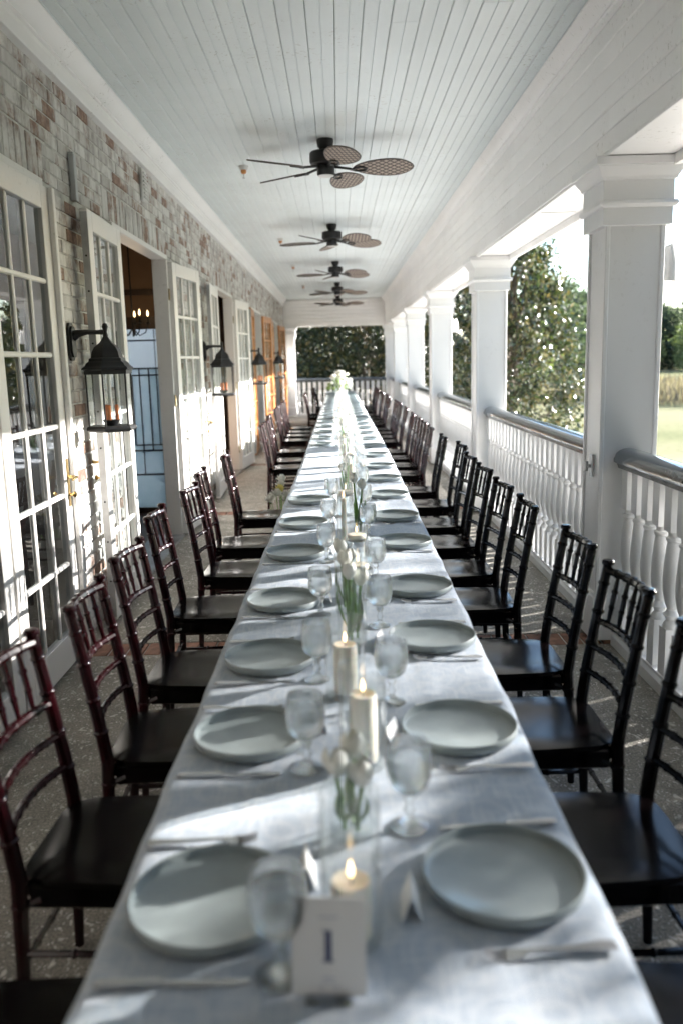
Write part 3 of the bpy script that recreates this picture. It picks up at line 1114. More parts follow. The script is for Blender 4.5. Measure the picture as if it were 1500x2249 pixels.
# hinge near, free edge far
place_leaf(lf, WALL + 0.045, OPEN[0][1] - DW - 0.012, WALL + 0.045, OPEN[0][1] - 0.012)
lf2 = make_leaf('closed white french door cut by the left picture edge', 'door_paint', handle=0)
place_leaf(lf2, WALL + 0.045, OPEN[0][0] + 0.012, WALL + 0.045, OPEN[0][0] + DW + 0.005)
MB().box(DW - 0.01, DW + 0.03, -0.05, -0.022, 0.0, DH).build('astragal', 'door_paint', lf, bevel=0.004)
# open doorways: leaves folded back against the wall
near_free = [None, (WALL + 0.085, 0), (WALL + 0.10, 0), (WALL + 0.10, 0), (WALL + 0.10, 0)]
for k in (1, 2, 3, 4):
    a, b = OPEN[k]
    paint = 'door_paint' if k < 3 else 'orange_wood'
    word = 'white' if k < 3 else 'orange stained'
    L = make_leaf(f'{word} french door folded open on the near side of the {ordn[k]} doorway', paint, handle=-1)
    off = 0.085
    place_leaf(L, WALL + 0.05, a - 0.03, WALL + 0.05 + off * 0.35, a - 0.03 - DW)
    # this leaf runs towards the camera: its inside face looks at the porch
    Rr = make_leaf(f'{word} french door folded open on the far side of the {ordn[k]} doorway', paint, handle=-1)
    place_leaf(Rr, WALL + 0.05, b + 0.03, WALL + 0.05 + 0.10, b + 0.03 + DW)
    # steel edge strip with bolt holes on the near leaf
    st_ = MB().box(DW + 0.001, DW + 0.004, -0.02, 0.02, 0.02, DH - 0.02).build('edge_strip', 'grey_metal', L)
    if k == 1:
        for zz in (0.25, 0.5, 0.75, 1.08, 1.3, 1.7, 2.0, 2.2):
            MB().tube([(DW + 0.003, 0, zz), (DW + 0.0055, 0, zz)], 0.006, 8).build('screw_hole', 'wick', st_)

# ------------------------------------------------------------------ room seen through the second doorway
scr = thing('leaded_screen', 'tall leaded glass screen standing inside the second doorway', 'screen', (-1.80, 9.0, 0))
SX0, SX1 = -0.95, 0.02
MB().box(SX0, SX1, -0.02, 0.02, 0.0, 0.06).build('sill', 'dark_wood', scr)
MB().box(SX0 - 0.08, SX0, -0.03, 0.03, 0.0, 2.20).build('post', 'dark_wood', scr)
MB().box(SX0 - 0.08, SX1, -0.035, 0.035, 1.955, 2.08).build('header', 'dark_wood', scr)
MB().box(SX0 - 0.08, SX1, -0.035, 0.035, 2.30, 2.36).build('rail', 'dark_wood', scr)
MB().box(SX0 - 0.08, SX1, -0.01, 0.02, 2.08, 2.30).build('panel', 'room_wall', scr)
MB().box(SX0 - 0.08, SX1, -0.01, 0.02, 2.36, 2.855).build('upper_panel', 'room_wall', scr)
zs = [0.06, 0.42, 0.68, 1.55]
for z0, z1 in zip(zs[:-1], zs[1:]):
    MB().box(SX0, SX1, -0.004, 0.004, z0, z1).build('frosted_pane', 'frosted_glass', scr)
MB().box(SX0, SX1, -0.003, 0.003, 1.55, 1.955).build('clear_pane', 'window_glass', scr)
for z in (0.42, 0.68, 1.55, 1.84):
    MB().box(SX0, SX1, -0.010, 0.010, z - 0.008, z + 0.008).build('came', 'lead_came', scr)
for x, z0, z1, w in ((-0.20, 0.68, 1.55, .006), (-0.09, 0.06, 0.76, .006), (-0.30, 0.42, 1.55, .004), (-0.38, 0.74, 1.48, .006), (-0.12, 0.74, 1.955, .003), (-0.47, 0.68, 1.955, .004),
                     (-0.6, 0.42, 1.955, .005), (-0.75, 0.42, 1.955, .005)):
    MB().box(x - w, x + w, -0.011, 0.011, z0, z1).build('came', 'lead_came', scr)
for z in (0.74, 1.48):
    MB().box(-0.38, SX1, -0.011, 0.011, z - 0.006, z + 0.006).build('came', 'lead_came', scr)
for z in (0.80, 0.98, 1.13, 1.27, 1.41):
    MB().lathe([(0.0, -0.018), (0.014, -0.010), (0.018, 0), (0.014, 0.010), (0.0, 0.018)], 10, (-0.425, -0.012, z)).build('glass_jewel', 'jewel_glass', scr, smooth=True)

ch = thing('chandelier', 'black iron candle chandelier glowing inside the second doorway', 'chandelier', (-1.98, 8.35, 1.98))
MB().tube([(0, 0, -0.12), (0, 0, 0.88)], 0.008, 8).build('rod', 'black_metal', ch)
for k in range(5):
    a = 2 * PI * k / 5 + 0.4
    d = Vector((math.cos(a), math.sin(a), 0))
    pts = [d * 0.01 + Vector((0, 0, -0.05)), d * 0.06 + Vector((0, 0, -0.11)), d * 0.12 + Vector((0, 0, -0.08)), d * 0.15 + Vector((0, 0, 0.0))]
    arm = MB().tube(pts, 0.006, 6).build('arm', 'black_metal', ch, smooth=True)
    p = pts[-1]
    MB().lathe([(0.004, 0), (0.022, 0.006), (0.024, 0.012)], 10, p).build('drip_pan', 'black_metal', arm, smooth=True)
    MB().lathe([(0.009, 0.01), (0.009, 0.075)], 10, p).build('candle_sleeve', 'black_metal', arm, smooth=True)
    MB().lathe([(0.004, 0.075), (0.010, 0.092), (0.008, 0.11), (0.001, 0.135)], 10, p).build('bulb', 'flame_core', arm, smooth=True)
ld = bpy.data.lights.new('chandelier_light', 'POINT')
ld.energy = 0.22
ld.color = (1.0, 0.72, 0.42)
ld.shadow_soft_size = 0.15
lo = bpy.data.objects.new('chandelier_light', ld)
C.objects.link(lo)
lo.parent = ch
lo.location = (0, 0, 0.18)

# ------------------------------------------------------------------ wall lanterns


def make_lantern(label, loc):
    """Origin on the wall at the middle of the back plate; arm reaches along +x."""
    t = thing('wall_lantern', label, 'lantern', loc, 0, 'black hexagonal lanterns on the brick piers')
    m = MB()
    oct_ = [(-.028, -.105), (.028, -.105), (.052, -.075), (.052, .075), (.028, .105), (-.028, .105), (-.052, .075), (-.052, -.075)]
    m.prism(oct_, 'x', 0.0, 0.014)
    m.prism([(a * .78, b * .82) for a, b in oct_], 'x', 0.014, 0.026)
    m.build('back_plate', 'black_metal', t, bevel=0.002)
    MB().tube([(0.02, 0, 0.03), (0.05, 0, 0.045), (0.10, 0, 0.052), (0.16, 0, 0.05), (0.20, 0, 0.05)], [0.030, 0.022, 0.015, 0.013, 0.016], 10).build('arm', 'black_metal', t, smooth=True)
    cx = 0.205
    MB().lathe([(0.010, 0.02), (0.016, 0.03), (0.010, 0.05), (0.014, 0.066), (0.018, 0.08), (0.012, 0.096), (0.001, 0.102)], 12, (cx, 0, 0)).build('finial', 'black_metal', t, smooth=True)
    roof = [(0.012, 0.03), (0.022, 0.012), (0.036, -0.008), (0.070, -0.034), (0.086, -0.062), (0.092, -0.092), (0.104, -0.098), (0.106, -0.112),
            (0.122, -0.124), (0.130, -0.138), (0.146, -0.148), (0.150, -0.158), (0.138, -0.164), (0.137, -0.185), (0.12, -0.186)]
    MB().lathe(roof, 6, (cx, 0, 0), PI / 6).build('roof', 'black_metal', t, smooth=True, angle=28)
    zb, zt = -0.50, -0.185
    MB().lathe([(0.128, zb - 0.010), (0.146, zb), (0.146, zb + 0.012), (0.138, zb + 0.022), (0.130, zb + 0.022)], 6, (cx, 0, 0), PI / 6).build('base_tray', 'black_metal', t, bevel=0.001)
    rr = 0.128
    for k in range(6):
        a = PI / 6 + k * PI / 3
        x, y = cx + rr * math.cos(a), rr * math.sin(a)
        MB().box(x - 0.004, x + 0.004, y - 0.004, y + 0.004, zb + 0.02, zt).build('bar', 'black_metal', t)
        a2 = a + PI / 3
        p1, p2 = (cx + rr * .97 * math.cos(a), rr * .97 * math.sin(a)), (cx + rr * .97 * math.cos(a2), rr * .97 * math.sin(a2))
        MB().add([(*p1, zb + 0.021), (*p2, zb + 0.021), (*p2, zt), (*p1, zt)], [(0, 1, 2, 3)]).build('pane', 'lantern_glass', t)
    MB().lathe([(0.012, zb + 0.015), (0.03, zb + 0.022), (0.048, zb + 0.05), (0.05, zb + 0.055), (0.03, zb + 0.05)], 14, (cx, 0, 0)).build('candle_dish', 'black_metal', t, smooth=True)
    for k in range(3):
        a = 0.5 + k * 2 * PI / 3
        c = (cx + 0.034 * math.cos(a), 0.034 * math.sin(a), zb + 0.052)
        s = MB().lathe([(0.0105, 0), (0.0105, 0.088)], 10, c).build('candle_sleeve', 'amber_sleeve', t, smooth=True)
        MB().lathe([(0.007, 0.088), (0.013, 0.105), (0.016, 0.125), (0.010, 0.150), (0.002, 0.178)], 10, c).build('bulb', 'bulb_glass', s, smooth=True)
    return t


ln = ['black wall lantern nearest the camera, beside the closed door', 'second black wall lantern from the camera, on the brick pier',
      'third black wall lantern, in front of the orange doors', 'farthest black wall lantern, in front of the orange doors']
LZ = 1.725
lan = freeze(make_lantern(ln[0], (WALL + 0.004, 4.86, LZ)))
for k in range(1, 4):
    dup(lan, (WALL + 0.004, [0, 9.72, 14.3, 19.0][k], LZ), 0, ln[k])

# ------------------------------------------------------------------ ceiling fans and sprinklers


def make_fan(label, loc, rz):
    t = thing('ceiling_fan', label, 'ceiling fan', loc, rz, 'ceiling fans in a row along the veranda')
    MB().lathe([(0.066, 0.0), (0.068, -0.02), (0.060, -0.055), (0.045, -0.075)], 20).build('canopy', 'black_metal', t, smooth=True)
    MB().lathe([(0.04, -0.07), (0.055, -0.085), (0.118, -0.095), (0.126, -0.105), (0.128, -0.165), (0.120, -0.185), (0.07, -0.195)], 24).build('motor_housing', 'black_metal', t, smooth=True)
    MB().lathe([(0.068, -0.19), (0.070, -0.215), (0.070, -0.262), (0.064, -0.272)], 20).build('switch_housing', 'black_metal', t, smooth=True)
    MB().lathe([(0.062, -0.270), (0.062, -0.276), (0.02, -0.279)], 20).build('bottom_cap', 'vent_paint', t, smooth=True)
    for k in range(5):
        a = 2 * PI * k / 5
        # blade built along +x, then turned
        outl = []
        n = 26
        for i in range(n):
            u = 2 * PI * i / n
            x = 0.455 + 0.235 * math.cos(u)
            wdt = 0.122 * (1 + 0.22 * math.cos(u)) * (1.0 if math.cos(u) < 0 else 1 - 0.25 * max(0, math.cos(u)) ** 4)
            outl.append((x, wdt * math.sin(u)))
        bl = MB()
        zc = -0.222

        def zz(x, y):
            return zc - y * 0.27 - 0.02 * (x - 0.2) * 0.2
        c_i = (0.455, 0.0, zz(0.455, 0))
        top = [(x, y, zz(x, y) + 0.003) for x, y in outl]
        bot = [(x, y, zz(x, y) - 0.003) for x, y in outl]
        v = top + bot + [(c_i[0], 0, c_i[2] + 0.003), (c_i[0], 0, c_i[2] - 0.003)]
        f = [(i, (i + 1) % n, 2 * n) for i in range(n)] + [(n + (i + 1) % n, n + i, 2 * n + 1) for i in range(n)]
        f += [(i, n + i, n + (i + 1) % n, (i + 1) % n) for i in range(n)]
        bl.add(v, f)
        ob = bl.build('blade', 'woven_palm', t)
        ob.rotation_euler = (0, 0, a)
        ring = [(x, y, zz(x, y)) for x, y in outl] + [(outl[0][0], outl[0][1], zz(*outl[0]))]
        MB().tube(ring, 0.0055, 6, cap=False).build('rim', 'dark_wood', ob, smooth=True)
        ir = MB().tube([(0.05, 0, -0.205), (0.12, 0, -0.215), (0.20, 0, -0.228)], [0.012, 0.010, 0.010], 6)
        ring2 = [(0.265 + 0.055 * math.cos(u), 0.030 * math.sin(u), zz(0.265, 0.030 * math.sin(u)) - 0.008) for u in [2 * PI * i / 14 for i in range(15)]]
        ir.tube(ring2, 0.008, 6, cap=False)
        ir.box(0.19, 0.23, -0.02, 0.02, -0.236, -0.228)
        ir.build('blade_iron', 'black_metal', ob, smooth=True)
    return t


fl_ = ['nearest ceiling fan with five woven palm blades', 'second ceiling fan from the camera', 'third ceiling fan from the camera',
       'fourth ceiling fan from the camera', 'farthest ceiling fan, before the end beam']
fan = freeze(make_fan(fl_[0], (-0.055, 7.02, CEIL), R(285)))
for k, (x, y, ph) in enumerate([(-0.035, 11.2, 95), (0.0, 15.3, 30), (0.03, 19.4, 12), (0.045, 23.1, 350)]):
    dup(fan, (x, y, CEIL), R(ph), fl_[k + 1])
sp = thing('sprinkler_head', 'rusty fire sprinkler hanging left of the nearest ceiling fan', 'sprinkler', (-0.79, 7.86, CEIL), 0, 'fire sprinklers in the ceiling boards')
MB().lathe([(0.045, 0), (0.044, -0.006), (0.034, -0.03), (0.03, -0.034)], 16).build('escutcheon', 'vent_paint', sp, smooth=True)
MB().lathe([(0.024, -0.03), (0.026, -0.05), (0.018, -0.064), (0.006, -0.068)], 12).build('body', 'orange_wood', sp, smooth=True)
MB().lathe([(0.004, -0.066), (0.003, -0.098), (0.012, -0.100), (0.012, -0.103)], 8).build('deflector', 'grey_metal', sp)
freeze(sp)
for k, (x, y) in enumerate([(-0.765, 12.35), (-0.76, 15.75), (-0.74, 19.9)]):
    dup(sp, (x, y, CEIL), 0, ['sprinkler left of the second ceiling fan', 'sprinkler left of the third ceiling fan', 'sprinkler left of the fourth ceiling fan'][k])

# ------------------------------------------------------------------ tables and cloths
TAB_L = 2.44
TABS = [0.74 + k * (TAB_L + 0.01) for k in range(9)]
HW = 0.381


def cloth_mesh(y0, y1, seed):
    rr = random.Random(seed)
    # lateral path: from hem up the side, over the top, down the far side
    drop = 0.36
    us = []
    for i in range(7):
        us.append((-1, drop * (1 - i / 7)))
    nt_ = 40
    for i in range(nt_ + 1):
        us.append((0, -1 + 2 * i / nt_))
    for i in range(7):
        us.append((1, drop * (i + 1) / 7))
    ny_ = 150
    ph = [rr.uniform(0, 6.28) for _ in range(8)]
    v, f = [], []
    K = len(us)
    for j in range(ny_ + 1):
        y = y0 + (y1 - y0) * j / ny_
        xc = table_x(y)
        for side, u in us:
            wob = (math.sin(y * 9.1 + ph[0]) + 0.7 * math.sin(y * 15.7 + ph[1]) + 0.5 * math.sin(y * 27 + ph[2])) / 2.2
            if side == 0:
                x = u * (HW + 0.001)
                e = max(0, abs(u) - 0.93) / 0.07
                z = TOP - 0.010 * e * e
                z += 0.0016 * math.sin(y * 7 + x * 9 + ph[3]) * math.sin(x * 13 + ph[4]) + 0.0010 * math.sin(y * 31 + ph[5] + 3 * math.sin(x * 8))
                # pressed fold lines
                z += 0.0024 * math.exp(-((abs(x) - 0.19) / 0.007) ** 2) + 0.0020 * math.exp(-((x + 0.03) / 0.007) ** 2)
                z += 0.0012 * math.sin(y * 19 + 4 * math.sin(x * 11 + ph[6]) + ph[7]) * math.sin(x * 21 + 2 * math.sin(y * 6))
                for fy in (0.17, 0.33, 0.5, 0.66, 0.83):
                    z += 0.0024 * math.exp(-((y - y0 - fy * (y1 - y0)) / 0.008) ** 2)
                x += 0.004 * wob * max(0, abs(u) - 0.8) / 0.2
                yy = y
            else:
                d = u
                x = side * (HW + 0.004 + 0.012 * (d / drop) ** 0.5 + (0.026 * wob + 0.012) * (d / drop) + 0.004 * wob)
                z = TOP - 0.012 - d
                yy = y
            v.append((xc + x, yy, z))
    for j in range(ny_):
        for i in range(K - 1):
            a = j * K + i
            f.append((a, a + 1, a + K + 1, a + K))
    m = MB()
    m.add(v, f)
    return m


ttop = MB().box(-HW + 0.012, HW - 0.012, 0.01, TAB_L - 0.01, 0.70, 0.742).mesh('table_top', 'vent_paint', bevel=0.01)
tleg = MB().tube([(0, 0, 0.0), (0, 0, 0.70)], 0.014, 8).mesh('leg', 'grey_metal', smooth=True)
for k, y0 in enumerate(TABS):
    yc = y0 + TAB_L / 2
    t = thing('folding_table', 'folding banquet table hidden beneath its pale blue cloth', 'table', (table_x(yc), y0, 0), 0, 'folding tables under the long cloths')
    link('table_top', ttop, t)
    for sx in (-0.28, 0.28):
        for sy in (0.25, TAB_L - 0.25):
            link('leg', tleg, t, (sx, sy, 0))
    lab = f'pale blue damask tablecloth on the {nth(k)} table from the camera'
    if k == 8:
        lab = 'pale blue damask tablecloth on the last table at the far end'
    c = cloth_mesh(y0 - 0.01, y0 + TAB_L + (0.03 if k < 8 else 0.0), 11 + k)
    o = c.build('tablecloth', 'linen_cloth', smooth=True, angle=60, loc=(0, 0, 0.0012 * (k % 2)))
    tag(o, lab, 'tablecloth', 'cloths along the banquet table')

# ------------------------------------------------------------------ chairs


def bow(y, half, depth):
    return -depth * (1 - (y / half) ** 2)


def nodes_tube(m, pts, r, n=8, rings=(), rr=1.32):
    m.tube(pts, r, n)
    P = [Vector(p) for p in pts]
    for t_ in rings:
        s = t_ * (len(P) - 1)
        i = min(int(s), len(P) - 2)
        c = P[i].lerp(P[i + 1], s - i)
        d = (P[i + 1] - P[i]).normalized() * 0.0045
        rad = r if not hasattr(r, '__len__') else r[i]
        m.tube([c - d * 1.5, c - d * 0.5, c + d * 0.5, c + d * 1.5], [rad * 1.02, rad * rr, rad * rr, rad * 1.02], n)
    return m


def make_chair(label, mat='chair_lacquer', black=False):
    """Faces +x; origin on the floor under the middle of the seat."""
    t = thing('ballroom_chair', label, 'chair', (0, 0, 0), 0, 'ballroom chairs along both sides of the table')
    seat = MB()
    ns = 9
    tv, tf = [], []
    for j in range(ns):
        u = -1 + 2 * j / (ns - 1)
        for i in range(ns):
            w_ = -1 + 2 * i / (ns - 1)
            rx_ = 0.205 * u * (1 - 0.10 * abs(w_) ** 6)
            hw = 0.195 + 0.010 * u
            ry_ = hw * w_ * (1 - 0.12 * abs(u) ** 6)
            tv.append((rx_, ry_, 0.449 - 0.010 * (1 - w_ * w_) * (1 - (u + 0.2) ** 2 * 0.6) - 0.008 * max(abs(u), abs(w_)) ** 10))
    tb = [(x * 0.985, y_ * 0.985, 0.425) for x, y_, z in tv]
    q = ns * ns
    for j in range(ns - 1):
        for i in range(ns - 1):
            k0 = j * ns + i
            tf.append((k0, k0 + 1, k0 + ns + 1, k0 + ns))
            tf.append((q + k0, q + k0 + ns, q + k0 + ns + 1, q + k0 + 1))
    loop = [i for i in range(ns)] + [j * ns + ns - 1 for j in range(1, ns)] + [(ns - 1) * ns + i for i in range(ns - 2, -1, -1)] + [j * ns for j in range(ns - 2, 0, -1)]
    for i in range(len(loop)):
        k0, k1 = loop[i], loop[(i + 1) % len(loop)]
        tf.append((k0, q + k0, q + k1, k1))
    seat.add(tv + tb, tf)
    seat.build('seat', 'chair_black', t, smooth=True, angle=50)
    ap = MB()
    ap.box(-0.175, 0.175, 0.165, 0.180, 0.365, 0.425)
    ap.build('apron', 'chair_black', t, bevel=0.006)
    MB().box(-0.175, 0.175, -0.180, -0.165, 0.365, 0.425).build('apron', 'chair_black', t, bevel=0.006)
    MB().box(0.160, 0.175, -0.164, 0.164, 0.370, 0.425).build('apron', 'chair_black', t, bevel=0.004)
    MB().box(-0.185, -0.170, -0.164, 0.164, 0.385, 0.425).build('apron', 'chair_black', t, bevel=0.004)

    def back_x(z):
        if z < 0.44:
            return -0.195 - 0.02 * (0.44 - z) / 0.44
        return -0.195 - 0.075 * ((z - 0.44) / 0.46) ** 1.15
    for s in (-1, 1):
        zsamp = [0.0, 0.15, 0.30, 0.44, 0.56, 0.68, 0.80, 0.895]
        pts = [(back_x(z), s * 0.178, z) for z in zsamp]
        m = MB()
        nodes_tube(m, pts, [0.0125, 0.0155, 0.018, 0.0195, 0.0185, 0.0175, 0.0165, 0.016], 10, (0.12, 0.36, 0.54, 0.66, 0.79, 0.915), 1.18)
        m.build('back_post', mat, t, smooth=True)
        MB().lathe([(0.013, 0.893), (0.014, 0.899), (0.020, 0.903), (0.0205, 0.912), (0.016, 0.918), (0.004, 0.919)], 12, (back_x(0.9), s * 0.178, 0)).build('post_cap', mat, t, smooth=True)
        m = MB()
        nodes_tube(m, [(0.183, s * 0.178, 0.0), (0.180, s * 0.176, 0.22), (0.176, s * 0.172, 0.42)], [0.012, 0.0145, 0.0165], 10, (0.2, 0.6, 0.9), 1.2)
        m.build('front_leg', mat, t, smooth=True)
        for z in (0.17, 0.25):
            m = MB()
            nodes_tube(m, [(back_x(z), s * 0.178, z), (0, s * 0.178, z + 0.0), (0.181, s * 0.177, z)], 0.0085, 6, (0.3, 0.7))
            m.build('stretcher', mat, t, smooth=True)
        # curved bracket under the seat by the post
        MB().tube([(back_x(0.34), s * 0.176, 0.34), (back_x(0.34) + 0.02, s * 0.174, 0.375), (back_x(0.34) + 0.055, s * 0.173, 0.39)], [0.006, 0.010, 0.012], 6).build('bracket', mat, t, smooth=True)
    for x, z in ((-0.208, 0.21), (0.181, 0.21)):
        m = MB()
        nodes_tube(m, [(x, -0.176, z), (x, 0, z), (x, 0.176, z)], 0.0085, 6, (0.25, 0.5, 0.75))
        m.build('stretcher', mat, t, smooth=True)
    half = 0.172
    ys = [-half + 2 * half * i / 8 for i in range(9)]
    for z, r, dep, nm in ((0.882, 0.0135, 0.036, 'top_rail'), (0.715, 0.0115, 0.034, 'middle_rail'), (0.625, 0.0105, 0.032, 'lower_rail'), (0.540, 0.0105, 0.030, 'lower_rail')):
        m = MB()
        nodes_tube(m, [(back_x(z) + bow(y, half, dep), y, z) for y in ys], r, 8, (0.14, 0.28, 0.42, 0.58, 0.72, 0.86), 1.22)
        m.build(nm, mat, t, smooth=True)
    for k in range(5):
        y = -0.118 + 0.059 * k
        m = MB()
        p = [(back_x(z) + bow(y, half, 0.035), y, z) for z in (0.715, 0.755, 0.80, 0.84, 0.882)]
        nodes_tube(m, p, [0.0055, 0.0075, 0.0085, 0.0075, 0.0055], 7, (0.35, 0.65), 1.3)
        m.build('spindle', mat, t, smooth=True)
    return t


right_y = [1.22, 1.86, 2.50, 3.10, 3.90, 4.50, 5.18, 5.82, 6.62, 7.36, 8.45, 9.15, 9.85, 10.55, 11.9, 12.6, 13.3, 14.0, 15.2, 15.9, 16.7, 17.5, 19.3, 20.2, 21.1]
right_x = [0.870, 0.865, 0.875, 0.892, 0.875, 0.880, 0.895, 0.905, 0.96, 0.905, 0.905, 0.915, 0.92, 0.915]
left_y = [1.22, 1.90, 2.48, 3.06, 3.87, 4.61, 5.33, 6.31, 9.2, 9.85, 10.9, 12.4, 13.2, 13.9, 14.7, 17.6, 18.5, 20.4, 21.3]
left_x = [-0.82, -0.822, -0.785, -0.805, -0.872, -0.842, -0.89, -0.86, -0.85, -0.84, -0.90, -0.93, -0.94, -0.94, -0.95, -0.70, -0.72, -0.62, -0.6]
rc = random.Random(21)
proto = freeze(make_chair('x', 'chair_lacquer'))
proto_b = freeze(make_chair('x', 'chair_black'))
used = set()


def put(p, loc, rz, lab):
    if p.name not in used:
        used.add(p.name)
        p.location = loc
        p.rotation_euler = (0, 0, rz)
        p['label'] = lab
        return p
    return dup(p, loc, rz, lab)


for k, y in enumerate(right_y):
    bx = right_x[k] if k < len(right_x) else 0.92 + rc.uniform(-.02, .03)
    rz = PI + rc.uniform(-0.05, 0.05)
    lab = f'dark glossy chair on the railing side of the table, {nth(k)} from the camera'
    put(proto_b if k < 10 else proto, (bx - 0.27, y, 0), rz, lab)
for k, y in enumerate(left_y):
    rz = rc.uniform(-0.05, 0.05)
    lab = f'dark red glossy chair on the door side of the table, {nth(k)} from the camera'
    put(proto, (left_x[k] + 0.27, y, 0), rz, lab)

# ------------------------------------------------------------------ place settings
plate_me = MB().lathe([(r_ * 0.945, z_) for r_, z_ in [(0.0, 0.0), (0.112, 0.0), (0.128, 0.003), (0.134, 0.009), (0.136, 0.024), (0.1345, 0.0262), (0.132, 0.0255), (0.130, 0.012), (0.124, 0.0085), (0.0, 0.0078)]],
                      56, close=False).mesh('plate', 'stoneware', smooth=True, angle=50)


def make_goblet():
    t = thing('goblet', 'x', 'goblet', (0, 0, 0), 0, 'water goblets along the table')
    MB().lathe([(0.0125, 0.066), (0.022, 0.069), (0.033, 0.080), (0.0395, 0.097), (0.041, 0.115), (0.0395, 0.140), (0.037, 0.158), (0.0363, 0.160),
                (0.0355, 0.158), (0.038, 0.140), (0.0395, 0.115), (0.038, 0.098), (0.032, 0.082), (0.021, 0.0715), (0.006, 0.069)], 28, close=False).build('bowl', 'goblet_glass', t, smooth=True, angle=70)
    MB().lathe([(0.0, 0.0), (0.034, 0.0), (0.035, 0.002), (0.030, 0.005), (0.015, 0.010), (0.008, 0.016), (0.007, 0.024), (0.011, 0.032), (0.007, 0.040),
                (0.0075, 0.048), (0.012, 0.056), (0.0095, 0.062), (0.0125, 0.0665), (0.0, 0.0667)], 20, close=False).build('stem', 'thick_glass', t, smooth=True, angle=60)
    MB().lathe([(0.0, 0.0705), (0.020, 0.0722), (0.0308, 0.0825), (0.0366, 0.0985), (0.0381, 0.115), (0.0370, 0.137), (0.0, 0.137)], 24, close=False).build('water', 'water', t, smooth=True, angle=50)
    return t


def knife_mesh():
    m = MB()
    m.prism([(0.0, -0.004), (0.01, -0.0085), (0.06, -0.0075), (0.095, -0.006), (0.097, -0.004), (0.12, -0.007), (0.19, -0.009), (0.212, -0.004), (0.214, 0.004),
             (0.12, 0.0035), (0.097, 0.004), (0.095, 0.006), (0.06, 0.0065), (0.01, 0.007), (0.0, 0.004)], 'z', 0.0, 0.0025)
    m.prism([(0.002, -0.004), (0.01, -0.0075), (0.06, -0.0065), (0.094, -0.005), (0.094, 0.005), (0.06, 0.0055), (0.01, 0.006), (0.002, 0.004)], 'z', 0.0025, 0.0065)
    return m


def fork_mesh():
    m = MB()
    prof = [(0.0, 0.009, 0.003), (0.02, 0.0095, 0.004), (0.06, 0.006, 0.003), (0.11, 0.0035, 0.004), (0.128, 0.004, 0.004), (0.140, 0.0095, 0.0), (0.158, 0.0125, -0.001)]
    v, f = [], []
    for x, w, z in prof:
        v += [(x, -w, z), (x, w, z), (x, w, z + 0.0028), (x, -w, z + 0.0028)]
    for j in range(len(prof) - 1):
        for i in range(4):
            f.append((j * 4 + i, j * 4 + (i + 1) % 4, j * 4 + 4 + (i + 1) % 4, j * 4 + 4 + i))
    f += [(3, 2, 1, 0), tuple(len(v) - 4 + i for i in range(4))]
    m.add(v, f)
    for k in range(4):
        y = -0.0105 + 0.007 * k
        m.tube([(0.157, y, 0.0005), (0.175, y, 0.002), (0.192, y * 0.96, 0.008)], [0.0021, 0.0018, 0.0011], 5)
    return m


kn_me = knife_mesh().mesh('knife', 'steel', bevel=0.0006)
fk_me = fork_mesh().mesh('fork', 'steel', smooth=True)
gob = freeze(make_goblet())
rp = random.Random(5)
right_p = [1.212, 1.755, 2.377, 2.94, 3.70, 4.335, 5.05, 5.77, 6.47, 7.25, 8.05, 8.80]
while right_p[-1] < 21.6:
    right_p.append(right_p[-1] + 0.70)
left_p = [1.168, 1.748, 2.235, 2.80, 3.53, 4.20, 4.91, 8.30, 9.0, 9.80, 10.6]
while left_p[-1] < 21.6:
    left_p.append(left_p[-1] + 0.74)
SURF = TOP + 0.002
first_g = True
card_me = MB()
card_me.add([(-.001, -.034, 0), (.0, .034, 0), (0.015, .034, 0.044), (0.015, -.034, 0.044), (0.030, .034, 0.0), (0.030, -.034, 0.0),
             ], [(0, 1, 2, 3), (3, 2, 4, 5)])
card_m = card_me.mesh('place_card', 'paper')
for side, ys_ in ((1, right_p), (-1, left_p)):
    sname = 'railing side' if side > 0 else 'door side'
    for k, y in enumerate(ys_):
        xc = table_x(y)
        px = xc + (0.228 + 0.012 * min(1, y / 3)) * side + (0.0 if side > 0 else 0.010)
        w = nth(k)
        o = link('plate', plate_me, None, (px, y, SURF))
        tag(o, f'grey green stoneware plate, {sname}, {w} from the camera', 'plate', 'stoneware plates along the table')
        # goblet stands inside the plate, on the knife side
        gy = y + side * (0.165 + rp.uniform(-.015, .015)) + (0.02 if side < 0 else 0)
        gx = xc + side * (0.094 + rp.uniform(-.006, .006)) - (0.012 if side < 0 and k == 0 else 0)
        lab = f'water goblet, {sname}, {w} from the camera'
        if first_g:
            g = gob
            g.location = (gx, gy, SURF)
            g['label'] = lab
            first_g = False
        else:
            g = dup(gob, (gx, gy, SURF), rp.uniform(0, 6), lab)
        # cutlery with handles towards the table edge
        hx = xc + side * 0.362
        rz = PI if side > 0 else 0.0
        ky = y + side * 0.158
        fy = y - side * 0.165
        o = link('knife', kn_me, None, (hx, ky + rp.uniform(-.01, .01), SURF + 0.001), rz + rp.uniform(-.05, .05))
        tag(o, f'steel knife by the {w} plate from the camera, {sname}', 'knife', 'knives along the table')
        o = link('fork', fk_me, None, (hx, fy + rp.uniform(-.01, .01), SURF + 0.001), rz + rp.uniform(-.08, .08))
        tag(o, f'steel fork by the {w} plate from the camera, {sname}', 'fork', 'forks along the table')
        if k < 9:
            o = link('place_card', card_m, None, (xc + side * 0.080 - 0.015, y - side * 0.035 + rp.uniform(-.03, .03), SURF), rp.uniform(-0.35, 0.35))
            tag(o, f'folded white name card above the {w} plate from the camera, {sname}', 'name card', 'name cards along the table')

# ------------------------------------------------------------------ candles, vases and flowers down the middle


